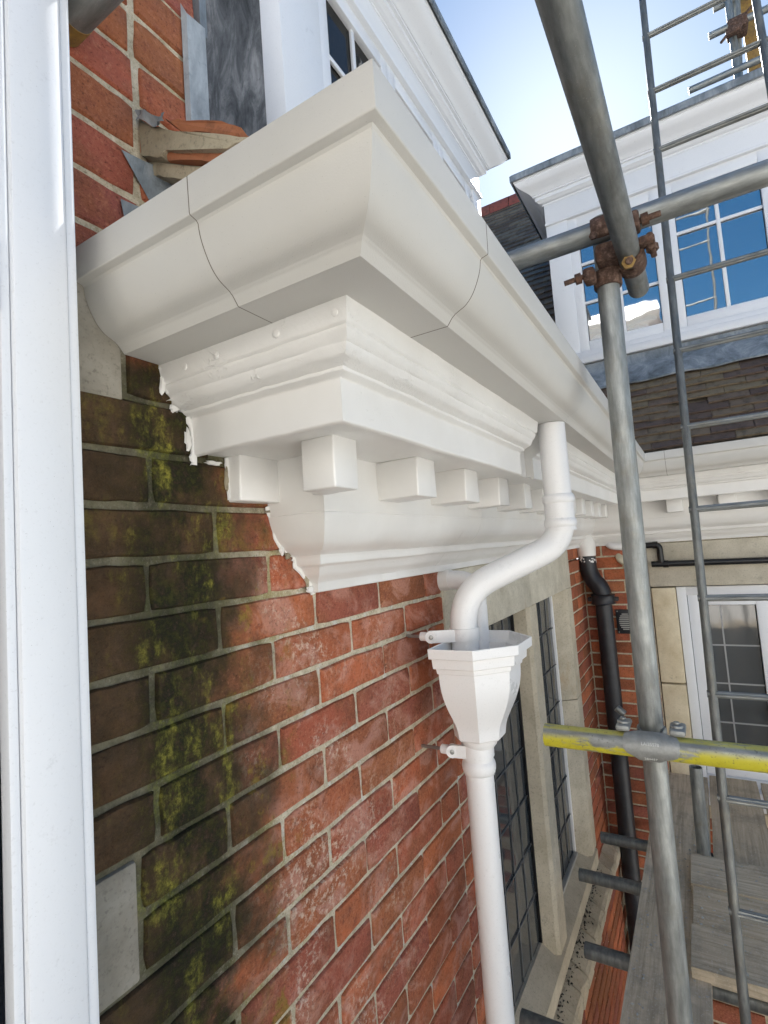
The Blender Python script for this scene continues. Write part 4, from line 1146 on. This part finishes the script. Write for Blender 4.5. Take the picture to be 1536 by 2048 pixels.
# ---- boards
random.seed(31)
def board(x0, x1, y0, y1, zt, mat, label, group='scaffold boards'):
    """one plank: divided along its length, edges worn, slight warp"""
    along_x = (x1-x0) > (y1-y0); n = 14; v = []; f = []; th = .038
    for i in range(n+1):
        t = i/n; wp_ = .003*math.sin(t*3.1+x0*7)+random.uniform(-.001, .001)
        for (s, h) in ((0, -th), (0, -.004), (.004, 0), (.5, .0005), (1-.004, 0), (1, -.004), (1, -th)):
            e = random.uniform(-.0016, .0016)
            if along_x: v.append((x0+(x1-x0)*t, y0+(y1-y0)*s+e, zt+h+wp_))
            else: v.append((x0+(x1-x0)*s+e, y0+(y1-y0)*t, zt+h+wp_))
    for i in range(n):
        for k in range(7): f.append((i*7+k, i*7+(k+1) % 7, i*7+7+(k+1) % 7, i*7+7+k))
    f += [tuple(range(7)), tuple(range(n*7, n*7+7))]
    o = mesh('scaffold_board', v, f, mat, None, 40); tag(o, label, 'board', group); return o
ZD = -1.36
board(-2.6, 2.92, -.552, -.329, ZD, K['wood_x'], 'long scaffold board along the open edge beside the window')  # run on unseen behind the camera to cut light bounced off the ground
board(1.884, 2.090, -2.6, -.503, ZD+.035, K['wood_y'], 'cross board with splintered near edge at the end of the deck')
board(2.095, 2.309, -2.6, -.508, ZD+.0345, K['wood_y'], 'middle cross board of the three under the ladder foot')
board(2.314, 2.530, -2.6, -.500, ZD+.035, K['wood_y'], 'cross board just in front of the short tube stub')
board(2.40, 3.40, -.566, -.342, ZD-.004, K['wood_x'], 'board behind the short tube stub nearest the wall')
board(2.40, 3.44, -.790, -.575, ZD-.006, K['wood_x'], 'stained board right of the short tube stub')
board(2.40, 3.42, -1.03, -.806, ZD-.004, K['wood_x'], 'board beyond the dark gap at the picture edge')
board(-2.6, 2.4, -.905, -.690, ZD-.10, K['wood_x'], 'low board strewn with plaster below the cross boards')  # both low boards lengthened past the camera to hold back ground bounce
board(-2.6, 2.4, -1.14, -.915, ZD-.10, K['wood_x'], 'low board beside the plaster strewn one')
pier = tag(empty('brick_pier', None, (2.2, -.62, -5.2)), 'dark red brick pier glimpsed below the end of the cross boards', 'pier')
box('mortar_bed', 2.206, 2.40, -.80, -.45, -5.2, -1.55, K['mortar'], pier)
for k in range(23, 40):
    z1, z0 = ZB(k)-.0048, ZB(k+1)+.0048
    for a, b in ((.45, .57), (.57, .80)) if k % 2 else ((.45, .69), (.69, .80)): brick(a+.005, b-.005, z0, z1, 'Q', K['brick_far'], False, pier, face=2.2-XQ)
for y in (-1.375, -1.61):  # unseen boards added to block light coming up from the ground
    board(-2.6, 2.4, y, y+.225, ZD-.10, K['wood_x'], 'unseen low board added beyond the ladder to block ground light' if y > -1.5 else 'outermost unseen low board added to block ground light past the ladder')
# litter on the boards
random.seed(41)
lt = []; lf = []
for i in range(620):
    x = random.uniform(1.5, 2.5); y = random.uniform(-1.3, -.52); z = ZD+.0385
    if random.random() < .4: x = random.uniform(1.5, 2.8); y = random.uniform(-.548, -.335); z = ZD+.003
    a = random.uniform(0, 6.28); l = random.uniform(.0012, .008); w = l*random.uniform(.25, .8)
    if z > ZD+.01 and not 1.89 < x < 2.53: continue
    u = Vector((math.cos(a), math.sin(a), 0)); k = Vector((-math.sin(a), math.cos(a), 0)); p = Vector((x, y, z)); b = len(lt)
    lt += [p-u*l, p-k*w, p+u*l, p+k*w, p+Vector((0, 0, w*.8))]
    lf += [(b, b+1, b+4), (b+1, b+2, b+4), (b+2, b+3, b+4), (b+3, b, b+4)]
tag(mesh('plaster_litter', lt, lf, K['caulk']), 'small pale plaster crumbs scattered over the scaffold boards', 'litter', kind='stuff')
lt = []; lf = []
for i in range(300):
    x = random.uniform(1.6, 3.1); y = -abs(random.gauss(.002, .016)); s = random.uniform(.002, .009); p = Vector((x, y-.003, -1.80+(y*.56))); b = len(lt)
    lt += [p+Vector((random.uniform(-1, 1), random.uniform(-1, 1), random.uniform(-.3, .3)))*s for _ in range(4)]+[p+Vector((0, 0, s))]
    lf += [(b, b+1, b+4), (b+1, b+2, b+4), (b+2, b+3, b+4), (b+3, b, b+4)]
tag(mesh('gutter_debris', lt, lf, K['dirt']), 'black crumbs of debris on the brick ledge under the window', 'debris', kind='stuff')

# ================================================================ HOUSE ACROSS THE COURT (behind the camera, seen in the panes)
oh = tag(empty('opposite_house', None, (-5.4, 0, -5.2)), 'sunlit pale house across the court mirrored in the dormer panes', 'house')
box('wall', -6.5, -5.0, -14, 9, -5.2, 2.7, K['facade'], oh)
for i, (o, z0, z1) in enumerate(((.12, 2.7, 2.82), (.22, 2.821, 2.98), (.4, 2.981, 3.12))): box('cornice', -6.5, -5.0+o, -14, 9, z0, z1, K['paint'], oh)
mesh('roof', [(-4.9, -14, 3.12), (-4.9, 9, 3.12), (-8.5, 9, 4.6), (-8.5, -14, 4.6)], [(0, 1, 2, 3)], K['tile'], oh)
for y in (-8.5, -.32):
    box('dormer', -7.5, -5.4, y+.1, y+2.0, 3.2, 4.62, K['upvc'], oh); box('dormer_cornice', -7.5, -5.22, y, y+2.1, 4.621, 4.74, K['paint'], oh)
    box('dormer_cornice', -7.5, -5.02, y-.08, y+2.2, 4.741, 4.95, K['paint'], oh)
    box('dormer_window', -5.42, -5.37, y+.25, y+1.75, 3.35, 4.45, K['pane'], oh)
for y in (-11, -8, -5, -2, 1, 4):
    for z in (-4.2, -.6): box('window', -5.05, -4.97, y, y+1.2, z, z+1.8, K['pane'], oh)
